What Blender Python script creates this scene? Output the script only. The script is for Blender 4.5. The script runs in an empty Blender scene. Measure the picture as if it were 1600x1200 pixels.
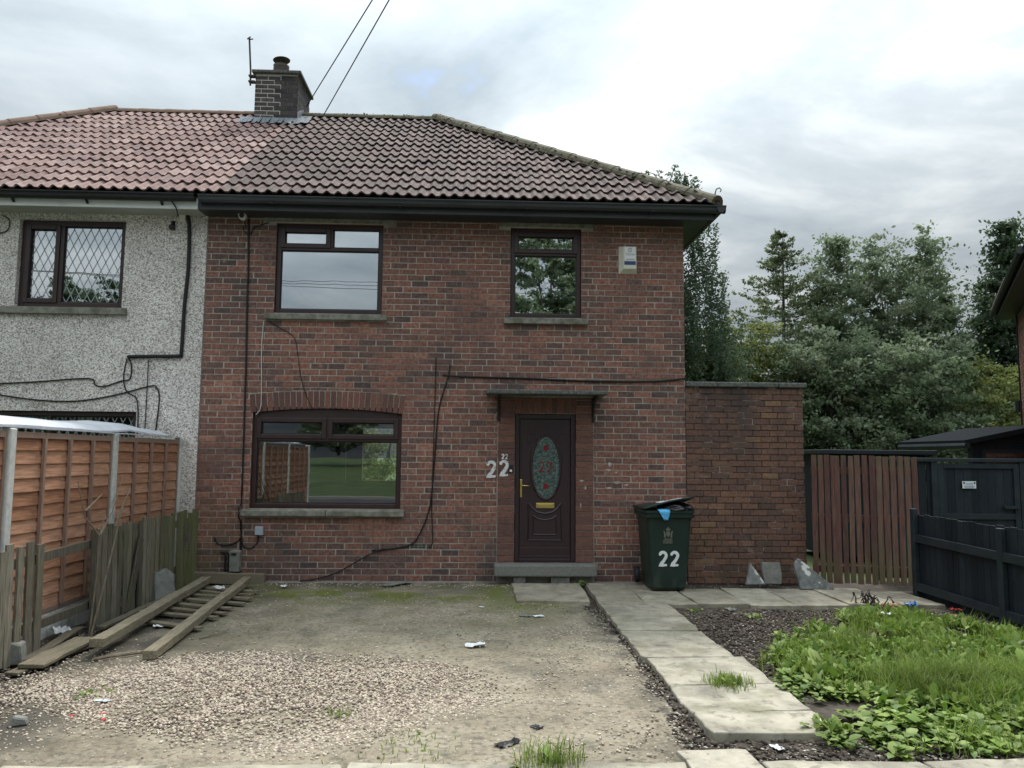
import bpy, bmesh, math, random
import numpy as np
from mathutils import Matrix, Vector, noise

RAD = math.radians
scene = bpy.context.scene
col = scene.collection
rng = random.Random(7)
nrng = np.random.default_rng(11)

# ------------------------------------------------------------------ camera
YAW, PITCH, ROLL = RAD(2.3), RAD(5.35), RAD(0.5)
CAM = Vector((3.95, -9.9, 1.6))
fwd = Vector((math.sin(YAW) * math.cos(PITCH), math.cos(YAW) * math.cos(PITCH), math.sin(PITCH)))
rt0 = Vector((math.cos(YAW), -math.sin(YAW), 0)); up0 = rt0.cross(fwd)
rt = rt0 * math.cos(ROLL) + up0 * math.sin(ROLL); up = up0 * math.cos(ROLL) - rt0 * math.sin(ROLL)
cd = bpy.data.cameras.new('camera'); cam = bpy.data.objects.new('camera', cd); col.objects.link(cam)
cd.sensor_width = 36; cd.lens = 27; cd.clip_end = 2000; cd.clip_start = 0.05
m = Matrix.Identity(4)
for i in range(3):
    m[i][0], m[i][1], m[i][2], m[i][3] = rt[i], up[i], -fwd[i], CAM[i]
cam.matrix_world = m
scene.camera = cam

# ------------------------------------------------------------------ sky, sun, exposure
SUN_EL, SUN_AZ = RAD(58), RAD(16)          # behind the house, slightly right
w = bpy.data.worlds.new('World'); scene.world = w; w.use_nodes = True
nt = w.node_tree; N = nt.nodes; LK = nt.links; N.clear()
def wn(t, **k):
    n = N.new(t)
    for a, b in k.items(): setattr(n, a, b)
    return n
def wmath(op, a, b=None, clamp=False):
    n = wn('ShaderNodeMath', operation=op, use_clamp=clamp)
    for i, s in enumerate((a, b)):
        if s is None: continue
        if isinstance(s, (int, float)): n.inputs[i].default_value = s
        else: LK.new(s, n.inputs[i])
    return n.outputs[0]
tc = wn('ShaderNodeTexCoord'); sep = wn('ShaderNodeSeparateXYZ'); LK.new(tc.outputs['Generated'], sep.inputs[0])
zc = wmath('ADD', wmath('MAXIMUM', sep.outputs[2], 0.0), 0.16)
cmb = wn('ShaderNodeCombineXYZ')
LK.new(wmath('DIVIDE', sep.outputs[0], zc), cmb.inputs[0]); LK.new(wmath('DIVIDE', sep.outputs[1], zc), cmb.inputs[1])
mp = wn('ShaderNodeMapping'); mp.inputs['Location'].default_value = (3.62, 7.4, 0); mp.inputs['Scale'].default_value = (0.75, 1.0, 1)
LK.new(cmb.outputs[0], mp.inputs[0])
n1 = wn('ShaderNodeTexNoise'); n1.inputs['Scale'].default_value = 1.5; n1.inputs['Detail'].default_value = 9; n1.inputs['Roughness'].default_value = 0.56; n1.inputs['Distortion'].default_value = 0.25
LK.new(mp.outputs[0], n1.inputs['Vector'])
n2 = wn('ShaderNodeTexNoise'); n2.inputs['Scale'].default_value = 0.5; n2.inputs['Detail'].default_value = 3
LK.new(mp.outputs[0], n2.inputs['Vector'])
cr = wn('ShaderNodeValToRGB')
cr.color_ramp.elements[0].position = 0.39; cr.color_ramp.elements[0].color = (0.245, 0.295, 0.335, 1)
cr.color_ramp.elements[1].position = 0.66; cr.color_ramp.elements[1].color = (0.80, 0.82, 0.815, 1)
e = cr.color_ramp.elements.new(0.53); e.color = (0.44, 0.49, 0.52, 1)
LK.new(wmath('ADD', wmath('MULTIPLY', n1.outputs[0], 0.62), wmath('MULTIPLY', n2.outputs[0], 0.38)), cr.inputs[0])
# overcast sky made extra bright overhead, out of view, to light the scene; cloud is brighter round the veiled sun
over = wmath('ADD', wmath('MULTIPLY', wmath('MAXIMUM', sep.outputs[2], 0.0), 1.9), 0.13)
sd = Vector((math.sin(SUN_AZ) * math.cos(SUN_EL), math.cos(SUN_AZ) * math.cos(SUN_EL), math.sin(SUN_EL)))
dp = wn('ShaderNodeVectorMath', operation='DOT_PRODUCT'); LK.new(tc.outputs['Generated'], dp.inputs[0]); dp.inputs[1].default_value = sd
glow = wmath('MULTIPLY', wmath('POWER', wmath('MAXIMUM', dp.outputs['Value'], 0.0), 12.0), 0.75)
amt = wmath('MULTIPLY', wmath('ADD', over, glow), 10.0)
cl = wn('ShaderNodeVectorMath', operation='SCALE'); LK.new(cr.outputs[0], cl.inputs[0]); LK.new(amt, cl.inputs['Scale'])
sky = wn('ShaderNodeTexSky', sky_type='NISHITA', sun_disc=False, sun_elevation=SUN_EL, sun_rotation=SUN_AZ)
gap = wn('ShaderNodeValToRGB'); gap.color_ramp.elements[0].position = 0.25; gap.color_ramp.elements[1].position = 0.33
LK.new(n1.outputs[0], gap.inputs[0])
mx = wn('ShaderNodeMix', data_type='RGBA'); LK.new(gap.outputs[0], mx.inputs[0]); LK.new(sky.outputs[0], mx.inputs[6]); LK.new(cl.outputs[0], mx.inputs[7])
bg = wn('ShaderNodeBackground'); LK.new(mx.outputs[2], bg.inputs[0]); bg.inputs[1].default_value = 0.1
LK.new(bg.outputs[0], wn('ShaderNodeOutputWorld').inputs[0])

sl = bpy.data.lights.new('sun', 'SUN'); sl.energy = 1.5; sl.angle = RAD(12); sl.color = (1, 0.95, 0.88)
so = bpy.data.objects.new('sun', sl); col.objects.link(so)
so.rotation_euler = (-sd).to_track_quat('-Z', 'Y').to_euler(); so.location = (0, 0, 30)
scene.cycles.max_bounces = 6; scene.cycles.diffuse_bounces = 3; scene.cycles.glossy_bounces = 3; scene.cycles.transparent_max_bounces = 6
vs = scene.view_settings
vs.view_transform = 'Standard'; vs.look = 'None'; vs.gamma = 1; vs.use_curve_mapping = False; vs.exposure = 1.0

# ------------------------------------------------------------------ helpers
W = {}                                            # world position of every object's origin
class MB:
    def __init__(s): s.v = []; s.f = []; s.t = []; s.m = []
    def add(s, vs_, fs, tint=0.5, mi=0):
        b = len(s.v); s.v += [tuple(p) for p in vs_]
        for f in fs: s.f.append(tuple(b + i for i in f)); s.t.append(tint); s.m.append(mi)
    def box(s, x0, x1, y0, y1, z0, z1, tint=0.5, mi=0):
        s.add([(x0,y0,z0),(x1,y0,z0),(x1,y1,z0),(x0,y1,z0),(x0,y0,z1),(x1,y0,z1),(x1,y1,z1),(x0,y1,z1)],
              [(3,2,1,0),(4,5,6,7),(0,1,5,4),(1,2,6,5),(2,3,7,6),(3,0,4,7)], tint, mi)
    def brick(s, x0, x1, z0, z1, yf, yb, tint, c=0.003, jit=0.0):
        j = lambda: rng.uniform(-jit, jit)
        q = [(x0,z0),(x1,z0),(x1,z1),(x0,z1)]; qi = [(x0+c,z0+c),(x1-c,z0+c),(x1-c,z1-c),(x0+c,z1-c)]
        v = [(x+j(), yf, z+j()) for x, z in qi] + [(x, yf+c, z) for x, z in q] + [(x, yb, z) for x, z in q]
        fs = [(0,1,2,3)] + [(4+i, 4+(i+1)%4, (i+1)%4, i) for i in range(4)] + [(8+i, 8+(i+1)%4, 4+(i+1)%4, 4+i) for i in range(4)] + [(11,10,9,8)]
        s.add(v, fs, tint)
    def bar(s, p0, p1, wd, ht, upv=(0,0,1), tint=0.5, mi=0, jit=0, seg=1, taper=1.0):
        p0 = Vector(p0); p1 = Vector(p1); d = (p1-p0).normalized(); u = Vector(upv)
        sx = d.cross(u)
        if sx.length < 1e-5: sx = d.cross(Vector((1,0,0)))
        sx.normalize(); u = sx.cross(d)
        vs_ = []
        for k in range(seg+1):
            a = k/seg; p = p0.lerp(p1, a); q = 1+(taper-1)*a
            off = (sx*rng.uniform(-jit, jit) + u*rng.uniform(-jit, jit)) if jit else Vector((0,0,0))
            for sgx, sgu in ((-1,-1),(1,-1),(1,1),(-1,1)):
                jj = Vector((rng.uniform(-jit,jit), rng.uniform(-jit,jit), rng.uniform(-jit,jit)))*0.5 if jit else Vector((0,0,0))
                vs_.append(p + off + sx*sgx*wd/2*q + u*sgu*ht/2*q + jj)
        fs = [(3,2,1,0)]
        for k in range(seg):
            b = 4*k
            for i in range(4): fs.append((b+i, b+(i+1)%4, b+4+(i+1)%4, b+4+i))
        b = 4*seg; fs.append((b, b+1, b+2, b+3))
        s.add(vs_, fs, tint, mi)
    def tube(s, pts, r, n=6, r1=None, tint=0.5, mi=0, closed=False):
        pts = [Vector(p) for p in pts]; r1 = r if r1 is None else r1; L = len(pts); vs_ = []
        for k, p in enumerate(pts):
            if closed: d = pts[(k+1)%L]-pts[k-1]
            else: d = pts[min(k+1, L-1)]-pts[max(k-1, 0)]
            d.normalize(); a = Vector((0,0,1)) if abs(d.z) < .9 else Vector((0,1,0))
            u = d.cross(a).normalized(); v = u.cross(d); rr = r+(r1-r)*k/max(1, L-1)
            for i in range(n):
                t = 2*math.pi*i/n; vs_.append(p+u*math.cos(t)*rr+v*math.sin(t)*rr)
        fs = []
        for k in range(L if closed else L-1):
            b = k*n; c = ((k+1)%L)*n
            for i in range(n): fs.append((b+i, b+(i+1)%n, c+(i+1)%n, c+i))
        if not closed: fs += [tuple(range(n-1,-1,-1)), tuple(range((L-1)*n, L*n))]
        s.add(vs_, fs, tint, mi)
    def prism(s, poly, ext, tint=0.5, mi=0):
        n = len(poly); e = Vector(ext); a = [Vector(p) for p in poly]
        s.add(a+[p+e for p in a], [tuple(range(n-1,-1,-1)), tuple(range(n,2*n))]+[(i,(i+1)%n,n+(i+1)%n,n+i) for i in range(n)], tint, mi)
    def loft(s, rings, tint=0.5, mi=0, cap=True):
        n = len(rings[0]); vs_ = [p for r in rings for p in r]; fs = []
        for k in range(len(rings)-1):
            for i in range(n): fs.append((k*n+i, k*n+(i+1)%n, (k+1)*n+(i+1)%n, (k+1)*n+i))
        if cap: fs += [tuple(range(n-1,-1,-1)), tuple(range((len(rings)-1)*n, len(rings)*n))]
        s.add(vs_, fs, tint, mi)
    def mesh(s, name, mats, origin, smooth=False):
        me = bpy.data.meshes.new(name)
        me.from_pydata([(p[0]-origin[0], p[1]-origin[1], p[2]-origin[2]) for p in s.v], [], s.f)
        for q in (mats if isinstance(mats, (list, tuple)) else [mats]): me.materials.append(q)
        at = me.attributes.new('tint', 'FLOAT', 'FACE'); at.data.foreach_set('value', np.array(s.t, dtype=np.float32))
        me.polygons.foreach_set('material_index', np.array(s.m, dtype=np.int32))
        if smooth: me.polygons.foreach_set('use_smooth', np.ones(len(s.f), dtype=bool))
        return me
    def build(s, name, mats, parent=None, smooth=False, bevel=0, fixn=False):
        a = np.array(s.v); lo = a.min(0); hi = a.max(0)
        o3 = ((lo[0]+hi[0])/2, (lo[1]+hi[1])/2, lo[2])
        me = s.mesh(name, mats, o3, smooth)
        if fixn:
            bm = bmesh.new(); bm.from_mesh(me); bmesh.ops.recalc_face_normals(bm, faces=bm.faces); bm.to_mesh(me); bm.free()
        o = put(name, me, o3, parent)
        if bevel:
            b = o.modifiers.new('bevel', 'BEVEL'); b.width = bevel; b.segments = 2; b.limit_method = 'ANGLE'
        return o
def put(name, data, loc, parent=None, rot=None):
    o = bpy.data.objects.new(name, data); col.objects.link(o)
    o.location = loc
    if parent is not None:
        o.parent = parent; o.location = Vector(loc)-Vector(W[parent])
    if rot: o.rotation_euler = rot
    W[o] = tuple(loc)
    return o
def tag(o, label, cat, group=None):
    o['label'] = label; o['category'] = cat
    if group: o['group'] = group
    return o
def thing(name, label, cat, loc, group=None):
    return tag(put(name, None, loc), label, cat, group)
def struct(o): o['kind'] = 'structure'; return o
def stuff(o, label=None, cat=None):
    o['kind'] = 'stuff'
    if label: o['label'] = label; o['category'] = cat
    return o

# ------------------------------------------------------------------ materials
def mat(name, stops, rough=0.85, scale=6, detail=6, stretch=(1,1,1), by='noise', noise_amt=0.5, bump=0.0, bscale=None, metal=0, spec=0.35, stain=None, trans=0, coat=0):
    """stops: colours blended by the piece's own tint (by='tint') or by noise; noise adds grain on top"""
    mt = bpy.data.materials.new(name); mt.use_nodes = True; t = mt.node_tree; n = t.nodes; l = t.links
    b = n['Principled BSDF']; b.inputs['Roughness'].default_value = rough; b.inputs['Metallic'].default_value = metal
    b.inputs['Specular IOR Level'].default_value = spec
    if coat: b.inputs['Coat Weight'].default_value = coat
    geo = n.new('ShaderNodeNewGeometry'); mp = n.new('ShaderNodeMapping'); mp.inputs['Scale'].default_value = stretch
    l.new(geo.outputs['Position'], mp.inputs[0])
    nz = n.new('ShaderNodeTexNoise'); nz.inputs['Scale'].default_value = scale; nz.inputs['Detail'].default_value = detail; nz.inputs['Roughness'].default_value = .6
    l.new(mp.outputs[0], nz.inputs['Vector'])
    rp = n.new('ShaderNodeValToRGB'); el = rp.color_ramp.elements
    k = len(stops)
    while len(el) < k: el.new(0.5)
    lo, hi = (0.0, 1.0) if by == 'tint' else (0.32, 0.68)
    for i, c in enumerate(stops):
        el[i].position = lo+(hi-lo)*i/max(1, k-1); el[i].color = (*c, 1)
    if by == 'tint':
        at = n.new('ShaderNodeAttribute'); at.attribute_name = 'tint'; l.new(at.outputs['Fac'], rp.inputs[0])
        mr = n.new('ShaderNodeMapRange'); mr.inputs[1].default_value = .3; mr.inputs[2].default_value = .7
        mr.inputs[3].default_value = 1-noise_amt; mr.inputs[4].default_value = 1+noise_amt; l.new(nz.outputs[0], mr.inputs[0])
        vm = n.new('ShaderNodeVectorMath'); vm.operation = 'SCALE'; l.new(rp.outputs[0], vm.inputs[0]); l.new(mr.outputs[0], vm.inputs['Scale'])
        out = vm.outputs[0]
    else:
        l.new(nz.outputs[0], rp.inputs[0]); out = rp.outputs[0]
    for st in (stain or []):                       # (colour, scale, lo, hi, amount, stretch, zlo, zhi): dirt, algae, wear with a shape of its own
        c, sc, a0, a1, am, sstr = st[:6]
        m2 = n.new('ShaderNodeMapping'); m2.inputs['Scale'].default_value = sstr; m2.inputs['Location'].default_value = (sc*1.7, sc*.9, 3.3); l.new(geo.outputs['Position'], m2.inputs[0])
        z2 = n.new('ShaderNodeTexNoise'); z2.inputs['Scale'].default_value = sc; z2.inputs['Detail'].default_value = 5; l.new(m2.outputs[0], z2.inputs['Vector'])
        r2 = n.new('ShaderNodeMapRange'); r2.inputs[1].default_value = a0; r2.inputs[2].default_value = a1; r2.inputs[4].default_value = am; l.new(z2.outputs[0], r2.inputs[0])
        fac = r2.outputs[0]
        for ax, p0, p1 in st[6:]:                  # limits along an axis: fades from 0 at p0 to 1 at p1
            sx = n.new('ShaderNodeSeparateXYZ'); l.new(geo.outputs['Position'], sx.inputs[0])
            r3 = n.new('ShaderNodeMapRange'); r3.inputs[1].default_value = p0; r3.inputs[2].default_value = p1; l.new(sx.outputs[ax], r3.inputs[0])
            mm = n.new('ShaderNodeMath'); mm.operation = 'MULTIPLY'; l.new(fac, mm.inputs[0]); l.new(r3.outputs[0], mm.inputs[1]); fac = mm.outputs[0]
        mx = n.new('ShaderNodeMix'); mx.data_type = 'RGBA'; l.new(fac, mx.inputs[0]); l.new(out, mx.inputs[6]); mx.inputs[7].default_value = (*c, 1)
        out = mx.outputs[2]
    l.new(out, b.inputs['Base Color'])
    if bump:
        bz = nz
        if bscale:
            bz = n.new('ShaderNodeTexNoise'); bz.inputs['Scale'].default_value = bscale; bz.inputs['Detail'].default_value = 5; l.new(mp.outputs[0], bz.inputs['Vector'])
        bp = n.new('ShaderNodeBump'); bp.inputs['Strength'].default_value = bump; bp.inputs['Distance'].default_value = 0.01
        l.new(bz.outputs[0], bp.inputs['Height']); l.new(bp.outputs[0], b.inputs['Normal'])
    if trans:
        tr = n.new('ShaderNodeBsdfTranslucent'); l.new(out, tr.inputs[0])
        ms = n.new('ShaderNodeMixShader'); ms.inputs[0].default_value = trans
        l.new(b.outputs[0], ms.inputs[1]); l.new(tr.outputs[0], ms.inputs[2]); l.new(ms.outputs[0], n['Material Output'].inputs[0])
    return mt

BRICK = [(.095,.068,.062),(.155,.09,.075),(.225,.110,.083),(.28,.134,.098),(.35,.18,.126)]
ALG = (.105,.105,.055)
Mt = {}
Mt['brick'] = mat('brick', BRICK, by='tint', noise_amt=.5, scale=24, bump=.5, bscale=130, stain=[
    (ALG, 2.2, .42, .62, .6, (1,1,1), (2,1.3,.2), (0,1.6,.3)), ((.06,.052,.055), 1.3, .52, .7, .55, (1,1,.7)), ((.36,.26,.23), 7, .66, .72, .5, (1,1,1))])
Mt['mortar'] = mat('mortar', [(.32,.285,.25),(.47,.425,.37)], scale=9, bump=.4, bscale=160, stain=[((.12,.11,.10), 1.6, .5, .66, .7, (1,1,1)), (ALG, 2.2, .42, .62, .6, (1,1,1), (2,1.3,.2), (0,1.6,.3))])
Mt['old_brick'] = mat('old_brick', [(.10,.062,.05),(.145,.08,.06),(.185,.098,.068),(.22,.13,.075)], by='tint', noise_amt=.4, scale=30, bump=.6, bscale=110, stain=[
    ((.055,.045,.045), 2.2, .45, .62, .8, (1.6,1,.45), (2,1.2,2.3)), ((.30,.22,.19), 6, .64, .72, .4, (1,1,1)), ((.07,.065,.04), 2.8, .48, .62, .5, (1,1,1), (2,.8,.1))])
Mt['old_mortar'] = mat('old_mortar', [(.045,.038,.035),(.10,.085,.075)], scale=8, bump=.5, bscale=120, stain=[((.45,.40,.36), 5, .57, .62, .8, (1,1,1))])
Mt['soldier'] = mat('soldier_brick', [(.115,.062,.052),(.155,.077,.062),(.195,.092,.07)], by='tint', noise_amt=.35, scale=40, bump=.4, bscale=120)
Mt['chim_new'] = mat('chimney_brick', [(.07,.062,.058),(.105,.09,.08)], by='tint', noise_amt=.4, scale=30, bump=.5, bscale=90)
Mt['chim_old'] = mat('sooty_chimney_brick', [(.045,.042,.043),(.065,.058,.057),(.095,.078,.072)], by='tint', noise_amt=.4, scale=30, bump=.5, bscale=90)
Mt['side_brick'] = mat('plain_brickwork', [(.12,.06,.05),(.22,.10,.07)], scale=12)
Mt['pebble'] = None
Mt['stone'] = mat('sill_stone', [(.13,.13,.11),(.22,.215,.18),(.29,.28,.24)], scale=14, bump=.5, bscale=90, stain=[((.09,.095,.06), 5, .5, .66, .7, (1,1,1))])
Mt['concrete'] = mat('concrete', [(.55,.55,.52),(.70,.70,.66)], scale=20, bump=.4, bscale=120, stain=[((.16,.16,.13), 4, .55, .7, .6, (1,1,1))])
Mt['dark_concrete'] = mat('weathered_concrete', [(.055,.06,.055),(.11,.115,.105),(.17,.175,.16)], scale=25, bump=.6, bscale=100)
Mt['step'] = mat('step_stone', [(.15,.152,.135),(.22,.22,.195)], scale=30, bump=.4, bscale=150)
Mt['tile_dark'] = mat('weathered_tile', [(.10,.072,.068),(.135,.098,.09),(.175,.125,.112)], by='tint', noise_amt=.35, scale=14, bump=.4, bscale=90, stain=[((.06,.062,.04), 3.2, .58, .7, .55, (1,1,1)), ((.24,.20,.19), 9, .62, .72, .4, (1,1,1))])
Mt['tile_red'] = mat('red_tile', [(.23,.15,.135),(.30,.20,.18),(.37,.265,.24)], by='tint', noise_amt=.25, scale=12, bump=.3, bscale=90, stain=[((.17,.12,.12), 2.4, .52, .68, .55, (1,1,1))])
Mt['ridge_moss'] = mat('mossy_ridge_tile', [(.07,.068,.045),(.13,.115,.075),(.19,.165,.12)], scale=9, bump=.9, bscale=40)
Mt['ridge_red'] = mat('brown_ridge_tile', [(.20,.13,.095),(.28,.19,.145)], scale=8, bump=.3)
Mt['lead'] = mat('lead', [(.14,.16,.18),(.28,.31,.34)], rough=.55, scale=9, metal=.3)
Mt['upvc'] = mat('brown_window_frame', [(.030,.015,.015),(.042,.022,.021)], rough=.38, scale=5, spec=.5)
Mt['fascia'] = mat('black_fascia', [(.018,.021,.024),(.04,.045,.05)], rough=.42, scale=5, stretch=(.4,3,3), spec=.5)
Mt['white'] = mat('white_board', [(.72,.74,.74),(.80,.81,.80)], rough=.5, scale=4, stain=[((.45,.45,.42), 3, .58, .72, .5, (1,1,3))])
Mt['soffit'] = mat('grey_soffit', [(.34,.33,.30),(.42,.41,.38)], scale=5)
Mt['black'] = mat('black_plastic', [(.012,.012,.013),(.025,.025,.027)], rough=.45, scale=20)
Mt['cable'] = mat('black_cable', [(.010,.010,.011),(.018,.018,.02)], rough=.6)
Mt['white_cable'] = mat('white_cable', [(.45,.44,.42),(.6,.59,.57)], rough=.6)
Mt['wire'] = mat('overhead_wire', [(.03,.03,.032),(.04,.04,.042)], rough=.6)
Mt['cream'] = mat('cream_plastic', [(.62,.62,.52),(.72,.72,.64)], rough=.5, scale=8)
Mt['label_white'] = mat('white_print', [(.74,.77,.80),(.80,.82,.84)], rough=.5)
Mt['blue_print'] = mat('blue_strip', [(.03,.055,.17),(.045,.075,.21)], rough=.4)
Mt['grey_print'] = mat('grey_lettering', [(.28,.17,.20),(.33,.22,.24)], rough=.6)
Mt['grey_box'] = mat('grey_box', [(.32,.36,.42),(.38,.42,.48)], rough=.5)
Mt['gold'] = mat('brass', [(.62,.46,.15),(.75,.58,.22)], rough=.28, metal=1)
Mt['door'] = mat('dark_brown_door', [(.024,.010,.014),(.036,.016,.020)], rough=.35, scale=6, stretch=(14,14,.6), spec=.55, bump=.12)
Mt['paint'] = mat('white_brush_paint', [(.60,.61,.61),(.78,.79,.79)], rough=.7, scale=30, stain=[((.25,.14,.11), 30, .60, .66, .7, (1,1,1))])
Mt['binpaint'] = mat('white_bin_paint', [(.70,.71,.71),(.82,.83,.83)], rough=.6, scale=25)
Mt['bin'] = mat('green_bin_plastic', [(.007,.021,.016),(.012,.030,.022)], rough=.5, scale=4, spec=.45, stain=[((.055,.065,.055), 9, .5, .66, .55, (1,1,.5), (2,.42,.08))])
Mt['crest'] = mat('worn_gold_crest', [(.12,.125,.095),(.20,.20,.15)], rough=.6, scale=80)
Mt['bag'] = mat('black_bin_bag', [(.006,.006,.007),(.012,.012,.014)], rough=.22, spec=.6, bump=.9, bscale=22)
Mt['blue_cloth'] = mat('blue_cloth', [(.06,.36,.66),(.14,.48,.76)], rough=.7, scale=30)
Mt['blue_bag'] = mat('blue_plastic', [(.03,.13,.42),(.07,.25,.6)], rough=.3)
Mt['red_litter'] = mat('red_plastic', [(.5,.05,.05),(.6,.1,.09)], rough=.4)
Mt['paper'] = mat('white_litter', [(.62,.64,.66),(.78,.79,.79)], rough=.7, scale=20)
Mt['lap'] = mat('orange_lap_board', [(.32,.15,.082),(.42,.21,.12),(.50,.27,.17)], by='tint', noise_amt=.35, scale=7, stretch=(6,.7,9), bump=.35)
Mt['batten'] = mat('fence_batten', [(.25,.165,.125),(.34,.235,.185)], scale=8, stretch=(6,6,.8), bump=.3)
Mt['picket'] = mat('mossy_picket', [(.09,.08,.06),(.16,.14,.105),(.24,.215,.165)], by='tint', noise_amt=.45, scale=9, stretch=(9,9,.7), bump=.5, stain=[((.12,.13,.06), 3.0, .48, .66, .4, (1,1.4,.6)), ((.16,.18,.055), 2, .35, .55, .7, (1,1,1), (1,-1.5,-.2))])
Mt['oldwood'] = mat('grey_old_timber', [(.10,.085,.06),(.18,.152,.105),(.27,.235,.165)], by='tint', noise_amt=.4, scale=9, stretch=(8,.7,8), bump=.5, stain=[((.12,.12,.07), 3, .52, .68, .4, (1,1,1))])
Mt['gate'] = mat('faded_red_plank', [(.085,.042,.036),(.125,.058,.048),(.15,.088,.066)], by='tint', noise_amt=.4, scale=8, stretch=(9,9,.6), bump=.4, stain=[((.105,.095,.045), 3, .35, .55, .8, (1.5,1,.7), (2,.7,.12)), ((.17,.13,.09), 4, .56, .66, .5, (3,1,.4)), ((.10,.09,.05), 4, .4, .6, .7, (1,1,1), (2,1.45,1.66))])
Mt['blackwood'] = mat('black_painted_board', [(.006,.010,.015),(.011,.017,.024),(.018,.025,.032)], by='tint', noise_amt=.4, scale=9, stretch=(8,8,.7), rough=.65, bump=.35)
Mt['blacktrim'] = mat('black_rail', [(.014,.021,.026),(.026,.035,.041)], scale=8, rough=.6, bump=.25)
Mt['felt'] = mat('roof_felt', [(.014,.017,.02),(.024,.028,.032)], rough=1, scale=20, spec=.05)
Mt['slab'] = mat('paving_slab', [(.24,.215,.165),(.34,.31,.24),(.43,.395,.315)], by='tint', noise_amt=.3, scale=5, bump=.35, bscale=140, stain=[((.13,.12,.095), 2.2, .5, .66, .6, (1,1,1)), ((.17,.16,.08), 3.4, .56, .68, .5, (1,1,1)), ((.10,.09,.07), 14, .56, .68, .5, (1,1,1)), ((.46,.44,.38), 60, .62, .68, .5, (1,1,1))])
Mt['rubble'] = mat('broken_stone', [(.14,.145,.14),(.22,.225,.215),(.28,.285,.27)], by='tint', noise_amt=.4, scale=14, bump=.6, bscale=60, stain=[((.6,.61,.58), 7, .575, .60, .9, (1,1,1))])
Mt['rubble_plain'] = mat('grey_stone', [(.15,.15,.135),(.24,.24,.215)], scale=14, bump=.6, bscale=60)
Mt['redbrick'] = mat('broken_brick', [(.28,.13,.09),(.36,.19,.14)], scale=20, bump=.5)
Mt['soil'] = mat('soil', [(.03,.023,.017),(.058,.046,.034),(.095,.078,.06)], scale=11, detail=9, bump=1, bscale=35)
Mt['bark'] = mat('bark', [(.035,.03,.025),(.075,.065,.055)], scale=14, bump=.5)
Mt['twig'] = mat('dry_twig', [(.13,.10,.07),(.25,.20,.14)], scale=14)
Mt['asphalt'] = mat('asphalt', [(.04,.041,.043),(.06,.061,.062)], scale=60, bump=.3)
Mt['kerb'] = mat('kerb_concrete', [(.22,.215,.20),(.30,.295,.27)], scale=12)
Mt['lawn'] = mat('lawn', [(.03,.052,.014),(.055,.088,.022),(.085,.115,.035)], scale=1.2, detail=8, bump=.5, bscale=40)
Mt['interior'] = mat('plaster', [(.68,.66,.62),(.74,.72,.68)], scale=3)
Mt['carpet'] = mat('bare_floor', [(.10,.085,.07),(.14,.12,.10)], scale=6)
Mt['leadline'] = mat('window_leading', [(.30,.33,.35),(.42,.45,.47)], rough=.5)
Mt['roofdark'] = mat('roof_underlay', [(.05,.045,.042),(.07,.06,.055)])
Mt['rust'] = mat('rusty_metal', [(.05,.04,.035),(.09,.07,.055)], rough=.7, scale=20)

def glass(name, refl, tintc=(.75,.8,.8)):
    mt = bpy.data.materials.new(name); mt.use_nodes = True; t = mt.node_tree; n = t.nodes; l = t.links; n.clear()
    tr = n.new('ShaderNodeBsdfTransparent'); tr.inputs[0].default_value = (*tintc, 1)
    gl = n.new('ShaderNodeBsdfGlossy'); gl.inputs['Roughness'].default_value = .0; gl.inputs[0].default_value = (.93,.97,1,1)
    nz = n.new('ShaderNodeTexNoise'); nz.inputs['Scale'].default_value = 1.4; geo = n.new('ShaderNodeNewGeometry'); l.new(geo.outputs['Position'], nz.inputs['Vector'])
    bp = n.new('ShaderNodeBump'); bp.inputs['Strength'].default_value = .03; bp.inputs['Distance'].default_value = .02; l.new(nz.outputs[0], bp.inputs['Height']); l.new(bp.outputs[0], gl.inputs['Normal'])
    lw = n.new('ShaderNodeLayerWeight'); lw.inputs['Blend'].default_value = .3
    mr = n.new('ShaderNodeMapRange'); mr.inputs[3].default_value = refl; mr.inputs[4].default_value = 1; l.new(lw.outputs['Fresnel'], mr.inputs[0])
    mr.inputs[1].default_value = .03
    ms = n.new('ShaderNodeMixShader'); l.new(mr.outputs[0], ms.inputs[0]); l.new(tr.outputs[0], ms.inputs[1]); l.new(gl.outputs[0], ms.inputs[2])
    o = n.new('ShaderNodeOutputMaterial'); l.new(ms.outputs[0], o.inputs[0])
    return mt
Mt['glass'] = glass('coated_glass', .62)
Mt['glass_low'] = glass('clear_glass', .15, (.92,.94,.93))

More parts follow.
